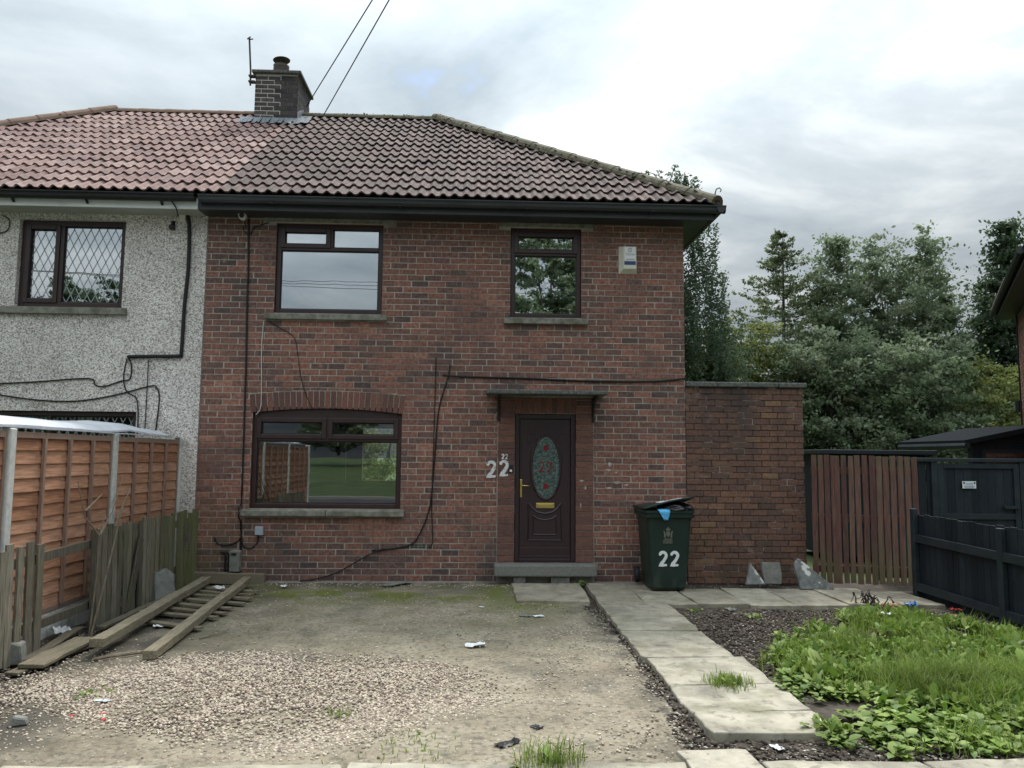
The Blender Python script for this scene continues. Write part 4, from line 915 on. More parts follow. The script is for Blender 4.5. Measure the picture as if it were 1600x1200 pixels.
# silver flashing / sheet of the lean-to behind the fence
ss = MB(); k = 26
for i in range(k+1):
    y = -6.8+6.65*i/k; dz = .0; bl = .03*math.exp(-((y+1.15)/.25)**2)+.018*noise.noise(Vector((y*1.8, 2, 2)))
    z = 1.80-.005*i/k
    ss.v += [(.05, y, z+.03+bl), (-.05, y, z+.085+bl*1.4), (-.42, y, z+.13+bl), (-.42, y, z+.115+bl), (-.05, y, z+.07+bl*1.4), (.05,y,z+.012+bl)]
for i in range(k):
    for j in range(6): a = i*6+j; b = i*6+(j+1) % 6; ss.f.append((a, b, b+6, a+6)); ss.t.append(.5); ss.m.append(0)
ss.f += [(5,4,3,2,1,0), tuple(range(k*6, k*6+6))]; ss.t += [.5,.5]; ss.m += [0,0]
Mt['sheet'] = mat('white_metal_sheet', [(.58,.60,.66),(.74,.76,.80)], rough=.35, scale=2, stretch=(1,3,1), stain=[((.30,.29,.27), 3, .6, .72, .5, (1,1,1))])
tag(ss.build('metal_sheet', Mt['sheet'], None, smooth=False, fixn=True), 'buckled white metal sheet lying along the top of the panel fence', 'sheet')
ct = MB(); 
for i in range(k): 
    y = -6.8+6.75*i/k; ct.box(.10,.185,y,y+6.75/k-.002,1.793+rng.uniform(-.002,.003),1.802+rng.uniform(-.002,.004))
tag(ct.build('capping_strip', Mt['sheet'], None), 'thin white capping strip along the panel fence top', 'strip')

# ---------------------------------------------------------------- old picket fence
pk = thing('picket_fence', 'leaning mossy grey picket fence with broken gap in front of the panel fence', 'fence', (.44, -2, 0))
y = -.03; k = 0
while y > -5.6:
    wd = rng.uniform(.075, .095)
    if not (-3.42 < y < -2.68):
        ln = rng.uniform(-.03, .03); z1 = .90+rng.uniform(-.03, .025)-.012*max(0, -y-2.4)
        x = .44+rng.uniform(-.008, .008)
        mb = MB(); mb.bar((x, y-wd/2, .0+rng.uniform(-.02,.02)), (x-.02, y-wd/2+ln, z1), .018, wd, upv=(0,1,0), tint=rng.random(), jit=.004, seg=4); mb.build('picket', Mt['picket'], pk)
        if k % 9 == 5: y -= .05
    y -= wd+rng.uniform(.012, .03); k += 1
for z in (.76, .22):
    mb = MB(); mb.bar((.40,-.02,z+.02),(.395,-5.6,z-.03),.035,.075,tint=.1,jit=.006,seg=8); mb.build('rail', Mt['picket'], pk)
mb = MB(); mb.bar((.47,-1.95,.02),(.47,-1.72,.72),.02,.09,upv=(0,1,0),tint=.05,jit=.004,seg=3); mb.build('loose_picket', Mt['picket'], pk)
for y in (-1.55, -4.0):
    mb = MB(); mb.bar((.385,y,-.05),(.375,y,.86),.07,.08,upv=(0,1,0),tint=.15,jit=.005,seg=3); mb.build('post', Mt['picket'], pk)

# ---------------------------------------------------------------- fallen timber
fp = thing('fallen_fence_panel', 'fallen fence panel of two long beams and slats lying on the drive', 'fence panel', (1.1, -2, 0))
for p0, p1, wd, ht in (((.975,-3.63,.115),(.70,-.42,.10),.11,.07),((1.425,-3.72,.05),(1.17,-.38,.095),.10,.07)):
    mb = MB(); mb.bar(p0, p1, wd, ht, tint=.75, jit=.005, seg=8); mb.build('beam', Mt['oldwood'], fp, bevel=.006)
for y in (-2.42, -1.98, -1.76, -1.52, -1.28, -1.02, -.78, -.56):
    x0_ = .80 if y < -2.2 else .58; mb = MB(); r = rng.uniform(-.03,.03); mb.bar((x0_+rng.uniform(-.03,.03), y+.02+r, .035), (1.47+rng.uniform(-.04,.04)+.1*(y+1.5)*-.1, y-.30+r*.5, .035), .085, .018, tint=rng.uniform(.3,.7), jit=.004, seg=3); mb.build('slat', Mt['oldwood'], fp)
def timber(label, p0, p1, wd, ht, tint, name='plank', bev=.006):
    mb = MB(); mb.bar(p0, p1, wd, ht, tint=tint, jit=.005, seg=5); return tag(mb.build(name, Mt['oldwood'], None, bevel=bev), label, 'timber', 'loose timber by the fence')
timber('thick timber beam lying against the foot of the brick house', (.42,-.085,.075), (1.31,-.11,.06), .10, .13, .55, 'timber_beam')
timber('short wide plank lying on the ground nearest the picket fence gap', (.69,-4.0,.04), (.70,-3.22,.06), .19, .03, .5)
timber('narrow plank half under the short wide plank', (.60,-4.08,.012), (.78,-3.1,.02), .11, .022, .25)
timber('dark thin board beside the gravel board under the picket gap', (.52,-3.75,.02), (.40,-2.75,.05), .09, .02, .05)
timber('mossy board lying along the base of the picket fence', (.56,-2.7,.03), (.55,-1.2,.03), .08, .03, .2)
mb = MB(); mb.tube([(1.0,-3.72,.02),(1.12,-3.66,.03),(1.3,-3.52,.025),(1.36,-3.5,.03)],.012,6); tag(mb.build('stick', Mt['twig'], None), 'bare stick lying beside the gravel', 'stick')

def chunk(name, poly, th, loc, rot, material, label, cat, tint=.5, group=None):
    """broken slab: outline in its own x-z plane, thickness along y"""
    bm = bmesh.new(); vs_ = [bm.verts.new((x, 0, z)) for x, z in poly]; f = bm.faces.new(vs_)
    r = bmesh.ops.extrude_face_region(bm, geom=[f]); bmesh.ops.translate(bm, verts=[v for v in r['geom'] if isinstance(v, bmesh.types.BMVert)], vec=(0, th, 0))
    bmesh.ops.recalc_face_normals(bm, faces=bm.faces); bmesh.ops.bevel(bm, geom=bm.edges[:], offset=.008, segments=1, affect='EDGES')
    bmesh.ops.triangulate(bm, faces=bm.faces); bmesh.ops.subdivide_edges(bm, edges=bm.edges[:], cuts=1)
    for v in bm.verts: v.co += Vector((noise.noise(v.co*17), noise.noise(v.co*19+Vector((3,3,3))), noise.noise(v.co*15)))*.006
    me = bpy.data.meshes.new(name); bm.to_mesh(me); bm.free(); me.materials.append(material)
    at = me.attributes.new('tint','FLOAT','FACE'); at.data.foreach_set('value', np.full(len(me.polygons), tint, dtype=np.float32))
    o = put(name, me, loc, None, rot); return tag(o, label, cat, group)
chunk('stone_slab', [(-.11,0),(.15,0),(-.03,.275)], .05, (7.365,-.33,.035), (RAD(-14),0,0), Mt['rubble'], 'small triangular broken slab with white smear against the garden wall', 'stone', .45, 'broken slabs by the wall')
chunk('stone_slab', [(-.10,0),(.105,0),(.125,.09),(.115,.26),(-.125,.27),(-.115,.1)], .06, (7.61,-.30,.04), (RAD(-12),0,0), Mt['rubble_plain'], 'squarish pale grey broken slab between the two pointed slabs', 'stone', .9, 'broken slabs by the wall')
chunk('stone_slab', [(-.14,0),(.26,.0),(.23,.06),(-.13,.385),(-.19,.31),(-.18,.25)], .06, (7.97,-.62,.03), (RAD(-20),0,RAD(-6)), Mt['rubble'], 'largest dark pointed broken slab with white patches leaning by the gate', 'stone', .1, 'broken slabs by the wall')
chunk('concrete_block', [(-.14,0),(.15,0),(.12,.17),(.14,.25),(.03,.33),(-.04,.29),(-.11,.31)], .09, (.56,-1.22,.02), (RAD(-12),0,RAD(62)), Mt['rubble_plain'], 'lump of broken concrete leaning on the picket fence', 'stone', .5)
chunk('concrete_block', [(-.2,0),(.17,0),(.15,.14),(.02,.2),(-.18,.17)], .2, (.36,-3.85,0), (0,0,RAD(20)), Mt['rubble_plain'], 'mossy stone block at the left edge of the drive', 'stone', .5)
chunk('stone', [(-.05,0),(.06,0),(.05,.04),(-.02,.055)], .06, (1.27,-5.15,.005), (0,0,.4), Mt['rubble_plain'], 'pale fist sized stone at the lower left of the drive', 'stone', .9)
for i, (x, y, a, lab) in enumerate([(8.62,-2.45,.3,'broken red brick lying nearest the grass by the black fence'),(8.78,-2.2,1.1,'broken red brick closest to the black fence'),(8.4,-1.62,.2,'flat broken brick by the dead plant')]):
    chunk('broken_brick', [(-.09,0),(.08,0),(.095,.045),(-.07,.055)], .09, (x,y,-.01), (0,0,a), Mt['redbrick'], lab, 'brick', .5, 'broken bricks')

# ================================================================== THINGS ON THE WALL
def wtube(name, pts, r, label, material='cable', y=-.012, cat='cable', ext=None):
    P = [(x, y, z) for x, z in pts]; Q = []
    for i in range(len(P)-1):                                     # smooth the run
        p0 = Vector(P[max(0,i-1)]); p1 = Vector(P[i]); p2 = Vector(P[i+1]); p3 = Vector(P[min(len(P)-1,i+2)])
        for t in (0,.25,.5,.75): Q.append(.5*((2*p1)+(p2-p0)*t+(2*p0-5*p1+4*p2-p3)*t*t+(3*p1-p0-3*p2+p3)*t**3))
    Q.append(Vector(P[-1]))
    if ext: Q += [Vector(e_) for e_ in ext]
    mb = MB(); mb.tube(Q, r, 6); return tag(mb.build(name, Mt[material], None, smooth=True), label, cat)
wtube('wall_cable', [(.90,4.64),(.91,4.30),(.92,3.98),(.925,3.4),(.94,2.81),(.945,2.2),(.95,1.67),(.955,.97)], .012, 'thick black cable running straight down the brick left of the windows', ext=[(.95,-.10,.93),(.955,-.095,.80),(.96,-.03,.76),(.97,-.012,.6),(.97,-.012,.31)])
wtube('wall_cable', [(1.142,3.3),(1.13,3.05),(1.132,2.82),(1.145,2.5),(1.15,2.28),(1.14,2.16),(1.09,2.09)], .006, 'thin white cable hanging down to the ground floor window', 'white_cable', -.012)
wtube('wall_cable', [(1.19,3.31),(1.36,3.21),(1.54,3.09),(1.60,2.8),(1.64,2.58),(1.71,2.36),(1.8,2.17)], .0045, 'thin black cable slanting from upper sill to the brick arch', y=-.008)
wtube('wall_cable', [(3.54,2.77),(3.52,2.6),(3.41,2.19),(3.37,1.61),(3.32,.96),(3.19,.6),(3.09,.48),(2.9,.43),(2.6,.40)], .009, 'black cable sagging from mid wall to the air brick')
wtube('wall_cable', [(3.36,2.86),(3.36,2.52),(3.35,1.69),(3.34,.96),(3.36,.52),(3.31,.44)], .006, 'thin black cable dropping straight to the air brick', y=-.008)
wtube('wall_cable', [(3.45,2.63),(3.7,2.615),(4.02,2.61),(4.6,2.60),(5.18,2.58),(5.7,2.575),(6.02,2.58),(6.35,2.595),(6.62,2.63)], .012, 'black cable running level above the door canopy')
wtube('wall_cable', [(2.75,.425),(2.51,.32),(2.2,.14),(1.96,.06),(1.72,.02)], .009, 'black cable sloping down to the ground below the window', y=-.03)
wtube('wall_cable', [(1.18,.58),(1.17,.49),(1.09,.42),(1.0,.45),(.975,.55)], .008, 'short cable loop under the grey box')
wtube('wall_cable', [(.64,.56),(.68,.48),(.8,.46),(.92,.50),(.965,.56)], .008, 'short cable tail hooked left of the black cable foot')
for P_, r_, lab in [([(-2.6,2.42),(-2.11,2.45),(-1.64,2.48),(-1.01,2.53),(-.93,2.45),(-.81,2.43),(-.61,2.5),(-.5,2.53),(-.49,2.71),(-.55,2.82)], .009, 'upper black cable wandering across the pebbledash'),
                    ([(-2.6,2.38),(-2.1,2.31),(-1.63,2.25),(-1.15,2.24),(-.68,2.32),(-.25,2.44),(-.16,2.42),(-.12,2.27),(-.15,1.82)], .009, 'lower black cable sagging across the pebbledash and looping down'),
                    ([(-.55,2.79),(-.58,2.55),(-.53,2.37),(-.41,2.29),(-.375,2.1),(-.37,1.82)], .008, 'short black cable dropping past the lattice window corner'),
                    ([(-.28,2.77),(-.28,2.31),(-.28,1.82)], .006, 'thin grey cable straight down the pebbledash')]:
    wtube('wall_cable', P_, r_, lab, y=-.028)
dp2 = wtube('wall_cable', [(.10,4.70),(.15,4.55),(.165,3.97),(.14,3.47),(.13,2.88),(.10,2.83),(-.2,2.82),(-.53,2.81)], .024, 'thick bundle of black cables down the edge of the pebbledash', y=-.04)
wtube('wall_cable', [(-.1,4.81),(.02,4.76),(.10,4.66),(.13,4.55)], .009, 'black cable drooping over the white fascia end', y=-.36)
wtube('wall_cable', [(-2.22,4.62),(-2.12,4.55),(-2.14,4.42),(-2.25,4.38)], .007, 'curled cable at the left edge of the pebbledash', y=-.03)

al = thing('alarm_box', 'cream burglar alarm box with blue strip high on the brick wall', 'alarm box', (5.865, -.04, 4.0))
ax0, ax1, az0, az1 = 5.745, 5.985, 4.005, 4.372
mb = MB(); mb.add([(ax0,0,az0),(ax1,0,az0),(ax1,0,az1),(ax0,0,az1),(ax0+.055,-.075,az0+.055),(ax1-.02,-.075,az0+.055),(ax1-.02,-.075,az1-.015),(ax0+.055,-.075,az1-.015)], [(4,5,6,7),(0,1,5,4),(1,2,6,5),(2,3,7,6),(3,0,4,7)]); al1 = mb.build('cover', Mt['cream'], al, bevel=.004)
mb = MB(); mb.box(ax0+.07,ax1-.035,-.0785,-.0755,az0+.165,az1-.025); al2 = mb.build('label_panel', Mt['label_white'], al)
mb = MB(); mb.box(ax0+.062,ax1-.028,-.081,-.0755,az0+.108,az0+.155); mb.build('blue_strip', Mt['blue_print'], al, bevel=.002)
mb = MB(); cxx, czz = (ax0+ax1)/2+.017, az1-.062; mb.tube([(cxx+.024*math.cos(i*math.pi/8), -.080, czz+.026*math.sin(i*math.pi/8)) for i in range(16)], .003, 4, closed=True); mb.box(cxx-.0025,cxx+.0025,-.081,-.079,czz-.03,czz+.035); mb.build('emblem', Mt['grey_print'], al2)
def text(body, size, loc, parent, material, name='lettering'):
    c = bpy.data.curves.new(name, 'FONT'); c.body = body; c.size = size; c.align_x = 'CENTER'; c.extrude = .0006
    o = bpy.data.objects.new(name, c); col.objects.link(o); dg = bpy.context.evaluated_depsgraph_get(); me = bpy.data.meshes.new_from_object(o.evaluated_get(dg)); bpy.data.objects.remove(o)
    me.materials.clear(); me.materials.append(material); return put(name, me, loc, parent, (RAD(90),0,0))
text('TEXA', .048, (cxx, -.0795, az1-.137), al2, Mt['grey_print'])
mb = MB(); mb.box(ax0+.085,ax1-.045,-.0795,-.0784,az0+.176,az0+.186); mb.build('small_print', Mt['grey_print'], al2)

cc = thing('security_camera', 'round white security camera under the black eaves', 'camera', (.845,-.09,4.63))
mb = MB(); mb.tube([(.83,-.02,4.69),(.835,-.07,4.675)],.04,10); mb.build('mount', Mt['cream'], cc)
mb = MB(); mb.loft([[(.845+r*math.cos(t*math.pi/8), y, 4.655-.25*(-.1-y)*-1+r*math.sin(t*math.pi/8)) for t in range(16)] for r, y in ((.02,-.05),(.048,-.065),(.055,-.10),(.045,-.145),(.035,-.15))]); mb.build('housing', Mt['cream'], cc, smooth=True)
mb = MB(); mb.tube([(.85,-.148,4.645),(.85,-.158,4.642)],.032,12); mb.build('lens', Mt['black'], cc)
wtube('wall_cable', [(.84,4.60),(.86,4.55),(.83,4.50),(.88,4.45),(.91,4.40)], .006, 'loose wire below the security camera', 'cable', -.015)
wtube('wall_cable', [(1.16,4.60),(1.05,4.56),(.97,4.52),(.93,4.44)], .007, 'short wire curling in beside the first floor lintel', 'cable', -.012)
jb = MB(); jb.box(1.143,1.245,-.055,-.003,.585,.694); tag(jb.build('meter_box', Mt['grey_box'], None, bevel=.008), 'small pale grey box below the ground floor window', 'box')
mp_ = thing('gas_pipe_cover', 'battered dark pipe cover at the foot of the brick wall', 'pipe cover', (.87,-.06,.1))
mb = MB(); mb.box(.86,.985,-.11,-.004,.14,.40); mb.build('cover', Mt['rubble_plain'], mp_, bevel=.012)
mb = MB(); mb.box(.885,.945,-.116,-.1105,.345,.372); mb.build('slot', Mt['black'], mp_)
for x in (.79, .83):
    mb = MB(); mb.tube([(x,-.03,.0),(x,-.03,.33),(x-.02,-.03,.37),(x-.07,-.02,.38)],.011,6); mb.build('pipe', Mt['black'], mp_)
db = thing('doorbell', 'black doorbell with white button beside the painted 22', 'doorbell', (4.345,-.02,1.40))
mb = MB(); mb.box(4.318,4.368,-.038,-.0135,1.388,1.488); mb.build('case', Mt['black'], db, bevel=.004)
mb = MB(); mb.box(4.327,4.356,-.043,-.0385,1.397,1.425); mb.build('button', Mt['label_white'], db, bevel=.002)

# ================================================================== WHEELIE BIN
bn = thing('wheelie_bin', 'dark green wheelie bin painted with a white 22', 'bin', (6.21,-.45,.035))
def rring(cx, cy, wd, dp_, z, r=.05, sh=0):
    out = []
    for qx, qy, a0 in ((1,-1,-90),(1,1,0),(-1,1,90),(-1,-1,180)):
        for k in range(4): a = RAD(a0+k*30); out.append((cx+qx*(wd/2-r)+r*math.cos(a), cy+qy*(dp_/2-r)+r*math.sin(a), z))
    return out
bx, by, bz = 6.20, -.46, .036
mb = MB(); mb.loft([rring(bx-.005,by-.01,.40,.46,bz+.0,.04), rring(bx,by-.005,.425,.52,bz+.035,.05), rring(bx,by,.47,.58,bz+.35,.05), rring(bx,by,.525,.64,bz+.80,.05), rring(bx,by,.535,.655,bz+.86,.05)]); body = mb.build('body', Mt['bin'], bn, smooth=False)
mb = MB(); mb.loft([rring(bx,by,.55,.67,bz+.845,.05), rring(bx,by,.60,.715,bz+.855,.05), rring(bx,by,.60,.72,bz+.885,.05), rring(bx,by,.575,.70,bz+.89,.05), rring(bx,by,.575,.70,bz+.905,.05), rring(bx,by,.605,.725,bz+.91,.05), rring(bx,by,.605,.725,bz+.935,.05), rring(bx,by,.53,.65,bz+.936,.05)]); mb.build('rim', Mt['bin'], bn)
ld = MB(); k = 9                                                    # lid: pushed up, twisted by the bag
for sgn in (0, -.022):
    for i in range(k+1):
        for j in range(k+1):
            u, v = i/k, j/k; x = bx-.31+.60*u; y = by+.35-.70*v; hump = .045*math.sin(math.pi*u)*(1-.2*v)
            z = bz+.955+.105*v*u+.035*u+.012*v+hump*.45+sgn-(.03 if j == k and sgn == 0 else 0)*0
            ld.v.append((x, y, z))
q = (k+1)*(k+1)
for i in range(k):
    for j in range(k):
        a = i*(k+1)+j; ld.f += [(a, a+1, a+k+2, a+k+1), (q+a+k+1, q+a+k+2, q+a+1, q+a)]
for i in range(k):
    for a, b in ((i*(k+1), (i+1)*(k+1)), ((i+1)*(k+1)+k, i*(k+1)+k)): ld.f.append((a, b, q+b, q+a))
    for a, b in ((i+1, i), (k*(k+1)+i, k*(k+1)+i+1)): ld.f.append((a, b, q+b, q+a))
ld.t = [.5]*len(ld.f); ld.m = [0]*len(ld.f); lid = ld.build('lid', Mt['bin'], bn, smooth=True, fixn=True)
mb = MB()
for x0_ in (bx-.12, bx+.04):
    P = two(0, 0, .2, 0); 
    for a, b in zip(P, P[1:]):
        f3 = lambda p: Vector((x0_+p[0], by-.30+p[2], 0))
        def zl(p): u = (p.x-bx+.31)/.6; v = (by+.35-p.y)/.7; return bz+.955+.105*v*u+.035*u+.012*v+.045*math.sin(math.pi*u)*(1-.2*v)*.45+.004
        A, B = f3(a), f3(b); A.z = zl(A); B.z = zl(B); mb.bar(A, B, .035, .004)
mb.build('painted_number', Mt['binpaint'], lid)
for x in (bx-.265, bx+.265):
    mb = MB(); wr = .10; mb.loft([[(x+sx_, by+.32+r*math.cos(t*math.pi/10), bz+.10+r*math.sin(t*math.pi/10)) for t in range(20)] for sx_, r in ((-.025,.07),(-.025,.095),(-.015,wr),(.015,wr),(.025,.095),(.025,.07))]); wh = mb.build('wheel', Mt['black'], bn, smooth=False)
    mb = MB(); s_ = -1 if x < bx else 1; mb.tube([(x+s_*.024,by+.32,bz+.10),(x+s_*.031,by+.32,bz+.10)],.05,12); mb.build('hub', Mt['fascia'], wh)
mb = MB(); mb.tube([(bx-.28,by+.40,bz+.90),(bx+.28,by+.40,bz+.90)],.018,8); mb.build('handle', Mt['bin'], bn)
fy = lambda z: by-.32-.0+(.036 if z < bz+.0 else 0)+.058*(1-min(1,(z-bz)/.8))-.002       # front face of the tapering body
def front(mb, pts, wd, th=.003):
    Q = [(p[0], fy(p[2])-.006, p[2]) for p in pts]; ribbon(mb, Q, wd, th, .1)
for x in (bx-.125, bx+.012):
    mb = MB(); front(mb, two(x, bz+.285, .165, 0), .036); mb.build('painted_number', Mt['binpaint'], bn)
cr_ = MB(); czz = bz+.655; cx_ = bx-.02                                  # crest: shield, supporters, helm and scroll
P2 = lambda L_: [(cx_+a, fy(czz+b)-.006, czz+b) for a, b in L_]
cr_.prism(P2([(-.022,.035),(.022,.035),(.022,-.005),(.0,-.035),(-.022,-.005)]), (0,.003,0))
for s_ in (-1, 1): cr_.prism(P2([(s_*.028,-.045),(s_*.048,-.03),(s_*.05,.02),(s_*.06,.045),(s_*.04,.035),(s_*.03,.005)][::s_]), (0,.003,0)); cr_.prism(P2([(s_*.006,.04),(s_*.03,.055),(s_*.018,.075)][::s_]), (0,.003,0))
cr_.prism(P2([(-.012,.042),(.012,.042),(.008,.085),(-.008,.085)]), (0,.003,0)); cr_.prism(P2([(-.055,-.05),(.055,-.05),(.045,-.06),(-.045,-.06)]), (0,.003,0))
for q_ in (-.072, -.087, -.10): cr_.prism(P2([(-.06-q_*-.1,q_+.004),(.06+q_*.1,q_+.004),(.055,q_-.004),(-.055,q_-.004)]), (0,.003,0))
cr_.build('crest', Mt['crest'], bn, fixn=True)
def blob(name, c, r, material, label, cat, amp=.25, fr=6, n=3):
    bm = bmesh.new(); bmesh.ops.create_icosphere(bm, subdivisions=n, radius=1)
    for v in bm.verts:
        q = v.co.copy(); d = 1+amp*noise.noise(q*fr*.4+Vector(c))+amp*.5*abs(noise.noise(q*fr+Vector(c)*3)); v.co = Vector((q.x*r[0], q.y*r[1], q.z*r[2]))*d
    me = bpy.data.meshes.new(name); bm.to_mesh(me); bm.free(); me.materials.append(material); me.polygons.foreach_set('use_smooth', np.ones(len(me.polygons), dtype=bool))
    return tag(put(name, me, c), label, cat)
blob('rubbish_bag', (bx+.11,by-.14,bz+.955), (.205,.225,.07), Mt['bag'], 'shiny black rubbish bag bulging out under the bin lid', 'bag', .22, 7, 4)
bc = MB(); rows = 7; cols_ = 6
for i in range(rows+1):
    for j in range(cols_+1):
        u = i/rows; v = j/cols_-.5; wd = .135*(1-.82*u)+.02; x = bx-.08+v*wd+.02*u+.006*noise.noise(Vector((u*5,v*9,1))); z = bz+.955-.125*u-.01*abs(v); yy = by-.36-.014*math.sin(min(1,u*3)*1.5)+.009*noise.noise(Vector((u*9, v*11, 4)))
        if u == 0: yy += .05
        bc.v.append((x, yy-.012, z))
for i in range(rows):
    for j in range(cols_): a = i*(cols_+1)+j; bc.f.append((a, a+1, a+cols_+2, a+cols_+1)); bc.t.append(.5); bc.m.append(0)
o = bc.build('blue_cloth', Mt['blue_cloth'], None, smooth=True); s_ = o.modifiers.new('thick','SOLIDIFY'); s_.thickness = .003; tag(o, 'crumpled bright blue cloth hanging over the bin rim', 'cloth')

# ================================================================== OVERHEAD WIRES
pole = thing('telegraph_pole', 'wooden telegraph pole across the road carrying the wires', 'pole', (12.3,-20.6,0))
mb = MB(); mb.tube([(12.3,-20.6,-.1),(12.3,-20.6,9.1)],.14,10,.10); mb.build('shaft', Mt['bark'], pole)
mb = MB(); mb.box(11.6,13,-20.66,-20.54,8.4,8.5); mb.build('cross_arm', Mt['bark'], pole)
def wire(a, b, sag, label, r=.009):
    a = Vector(a); b = Vector(b); P = [a.lerp(b, t/24)-Vector((0,0,sag*4*(t/24)*(1-t/24))) for t in range(25)]
    mb = MB(); mb.tube(P, r, 5); tag(mb.build('overhead_wire', Mt['wire'], None), label, 'wire', 'overhead wires')
wire((.72,3.62,7.86), (12.9,-20.6,8.52), .05, 'overhead wire fixed to the side of the chimney')
wire((1.02,3.55,7.62), (12.1,-20.6,8.52), .05, 'overhead wire reaching the ridge just right of the chimney')
for i, z in enumerate((8.9, 8.6, 8.3)): wire((12.2,-20.6,z-.1), (-26,-24+2*i,z+1.2), .5, ('uppermost','middle','lowest')[i]+' of the wires crossing the road, mirrored in the upstairs window', .012)
# ================================================================== LOOSE GROUND COVER
def np_mesh(name, verts, tris, tint, material, parent=None, smooth=False, label=None, cat=None, origin=None):
    verts = np.asarray(verts, dtype=np.float32); tris = np.asarray(tris, dtype=np.int32)
    lo, hi = verts.min(0), verts.max(0); o3 = np.array([(lo[0]+hi[0])/2, (lo[1]+hi[1])/2, lo[2]], dtype=np.float32)
    me = bpy.data.meshes.new(name); nv, nt_ = len(verts), len(tris)
    me.vertices.add(nv); me.vertices.foreach_set('co', (verts-o3).ravel()); me.loops.add(nt_*3); me.loops.foreach_set('vertex_index', tris.ravel())
    me.polygons.add(nt_); me.polygons.foreach_set('loop_start', np.arange(0, nt_*3, 3, dtype=np.int32))
    me.update(calc_edges=True)
    if smooth: me.polygons.foreach_set('use_smooth', np.ones(nt_, dtype=bool))
    at = me.attributes.new('tint', 'FLOAT', 'FACE'); at.data.foreach_set('value', np.asarray(tint, dtype=np.float32)); me.materials.append(material)
    return put(name, me, tuple(float(v) for v in o3), parent)
def inpoly(P, poly):
    x, y = P[:,0], P[:,1]; r = np.zeros(len(P), bool); n_ = len(poly)
    for i in range(n_):
        (x1, y1), (x2, y2) = poly[i], poly[(i+1) % n_]
        r ^= ((y1 > y) != (y2 > y)) & (x < (x2-x1)*(y-y1)/((y2-y1) or 1e-9)+x1)
    return r
def fill(poly, n_, soft=.08):
    a = np.array(poly); lo, hi = a.min(0)-.1, a.max(0)+.1; out = []
    while sum(map(len, out)) < n_:
        P = nrng.uniform(lo, hi, (n_*2, 2)); out.append(P[inpoly(P+nrng.normal(0, soft, P.shape), poly)])
    return np.concatenate(out)[:n_]
ph_ = (1+5**.5)/2
ICO = np.array([(-1,ph_,0),(1,ph_,0),(-1,-ph_,0),(1,-ph_,0),(0,-1,ph_),(0,1,ph_),(0,-1,-ph_),(0,1,-ph_),(ph_,0,-1),(ph_,0,1),(-ph_,0,-1),(-ph_,0,1)])/math.hypot(1, ph_)
ICF = np.array([(0,11,5),(0,5,1),(0,1,7),(0,7,10),(0,10,11),(1,5,9),(5,11,4),(11,10,2),(10,7,6),(7,1,8),(3,9,4),(3,4,2),(3,2,6),(3,6,8),(3,8,9),(4,9,5),(2,4,11),(6,2,10),(8,6,7),(9,8,1)])
def pebbles(name, P, size, flat, z, material, smooth=True, lift=None):
    n_ = len(P); s = nrng.uniform(size[0], size[1], n_)[:,None]*np.stack([nrng.uniform(.7,1.3,n_), nrng.uniform(.7,1.2,n_), nrng.uniform(flat*.7,flat*1.2,n_)], 1)
    a = nrng.uniform(0, 2*np.pi, n_); ca, sa = np.cos(a), np.sin(a); tl = nrng.normal(0, .35, n_)
    V = ICO[None]*s[:,None,:]*(1+nrng.normal(0,.09,(n_,12,1)))
    x = V[...,0]*ca[:,None]-V[...,1]*sa[:,None]; y = V[...,0]*sa[:,None]+V[...,1]*ca[:,None]; zz = V[...,2]+x*tl[:,None]*.5
    base = z+s[:,2]*.5+(lift if lift is not None else 0)
    V = np.stack([x+P[:,0:1], y+P[:,1:2], zz+base[:,None]], -1).reshape(-1, 3)
    F_ = (ICF[None]+12*np.arange(n_)[:,None,None]).reshape(-1, 3)
    return np_mesh(name, V, F_, np.repeat(nrng.random(n_), 20), material, smooth=smooth)
Mt['gravel'] = mat('gravel_pebble', [(.18,.14,.12),(.34,.27,.215),(.46,.375,.295),(.56,.48,.38),(.64,.57,.45)], by='tint', noise_amt=.25, scale=60, rough=.8)
Mt['chip'] = mat('pale_chip', [(.07,.055,.042),(.14,.115,.09),(.27,.235,.19),(.46,.43,.38)], by='tint', noise_amt=.3, scale=50)
GP = [(.78,-4.2),(1.16,-4.02),(1.42,-3.75),(1.84,-3.55),(2.16,-3.45),(2.59,-3.52),(3.01,-3.65),(3.42,-3.76),(3.73,-3.93),(4.06,-4.34),(4.16,-4.6),(3.97,-4.88),(3.70,-5.08),(3.5,-5.25),(3.1,-5.5),(2.7,-5.62),(2.4,-5.35),(2.03,-5.12),(1.7,-5.15),(1.3,-4.75),(.85,-4.6)]
P = fill(GP, 21000, .09)
dens = np.array([noise.noise(Vector((x*1.3, y*1.7, 3))) for x, y in P]); keep = (dens > -.28) | (nrng.random(len(P)) < .35); P = P[keep]
cen = np.exp(-((P[:,0]-2.7)**2/1.6+(P[:,1]+4.4)**2/.4))
stuff(pebbles('gravel', P, (.0062,.0122), .65, .003, Mt['gravel'], lift=cen*.015*nrng.random(len(P))), 'spread of rounded buff and pink gravel on the drive', 'gravel')
P = np.concatenate([fill([(.7,-5.75),(5.15,-5.75),(5.15,-.2),(1.2,-.2)], 1500, .02), fill([(4.1,-5.7),(5.2,-5.7),(5.2,-2.2),(4.6,-2.6)], 900, .1), fill([(.55,-5.6),(1.6,-5.6),(1.3,-3.6),(.6,-3.3)], 1100, .1), fill([(1.5,-.35),(4.35,-.35),(4.35,-.02),(1.2,-.02)], 500, .05)])
stuff(pebbles('scattered_stones', P, (.004,.011), .6, .004, Mt['gravel']), 'small stones scattered over the worn drive', 'stones')
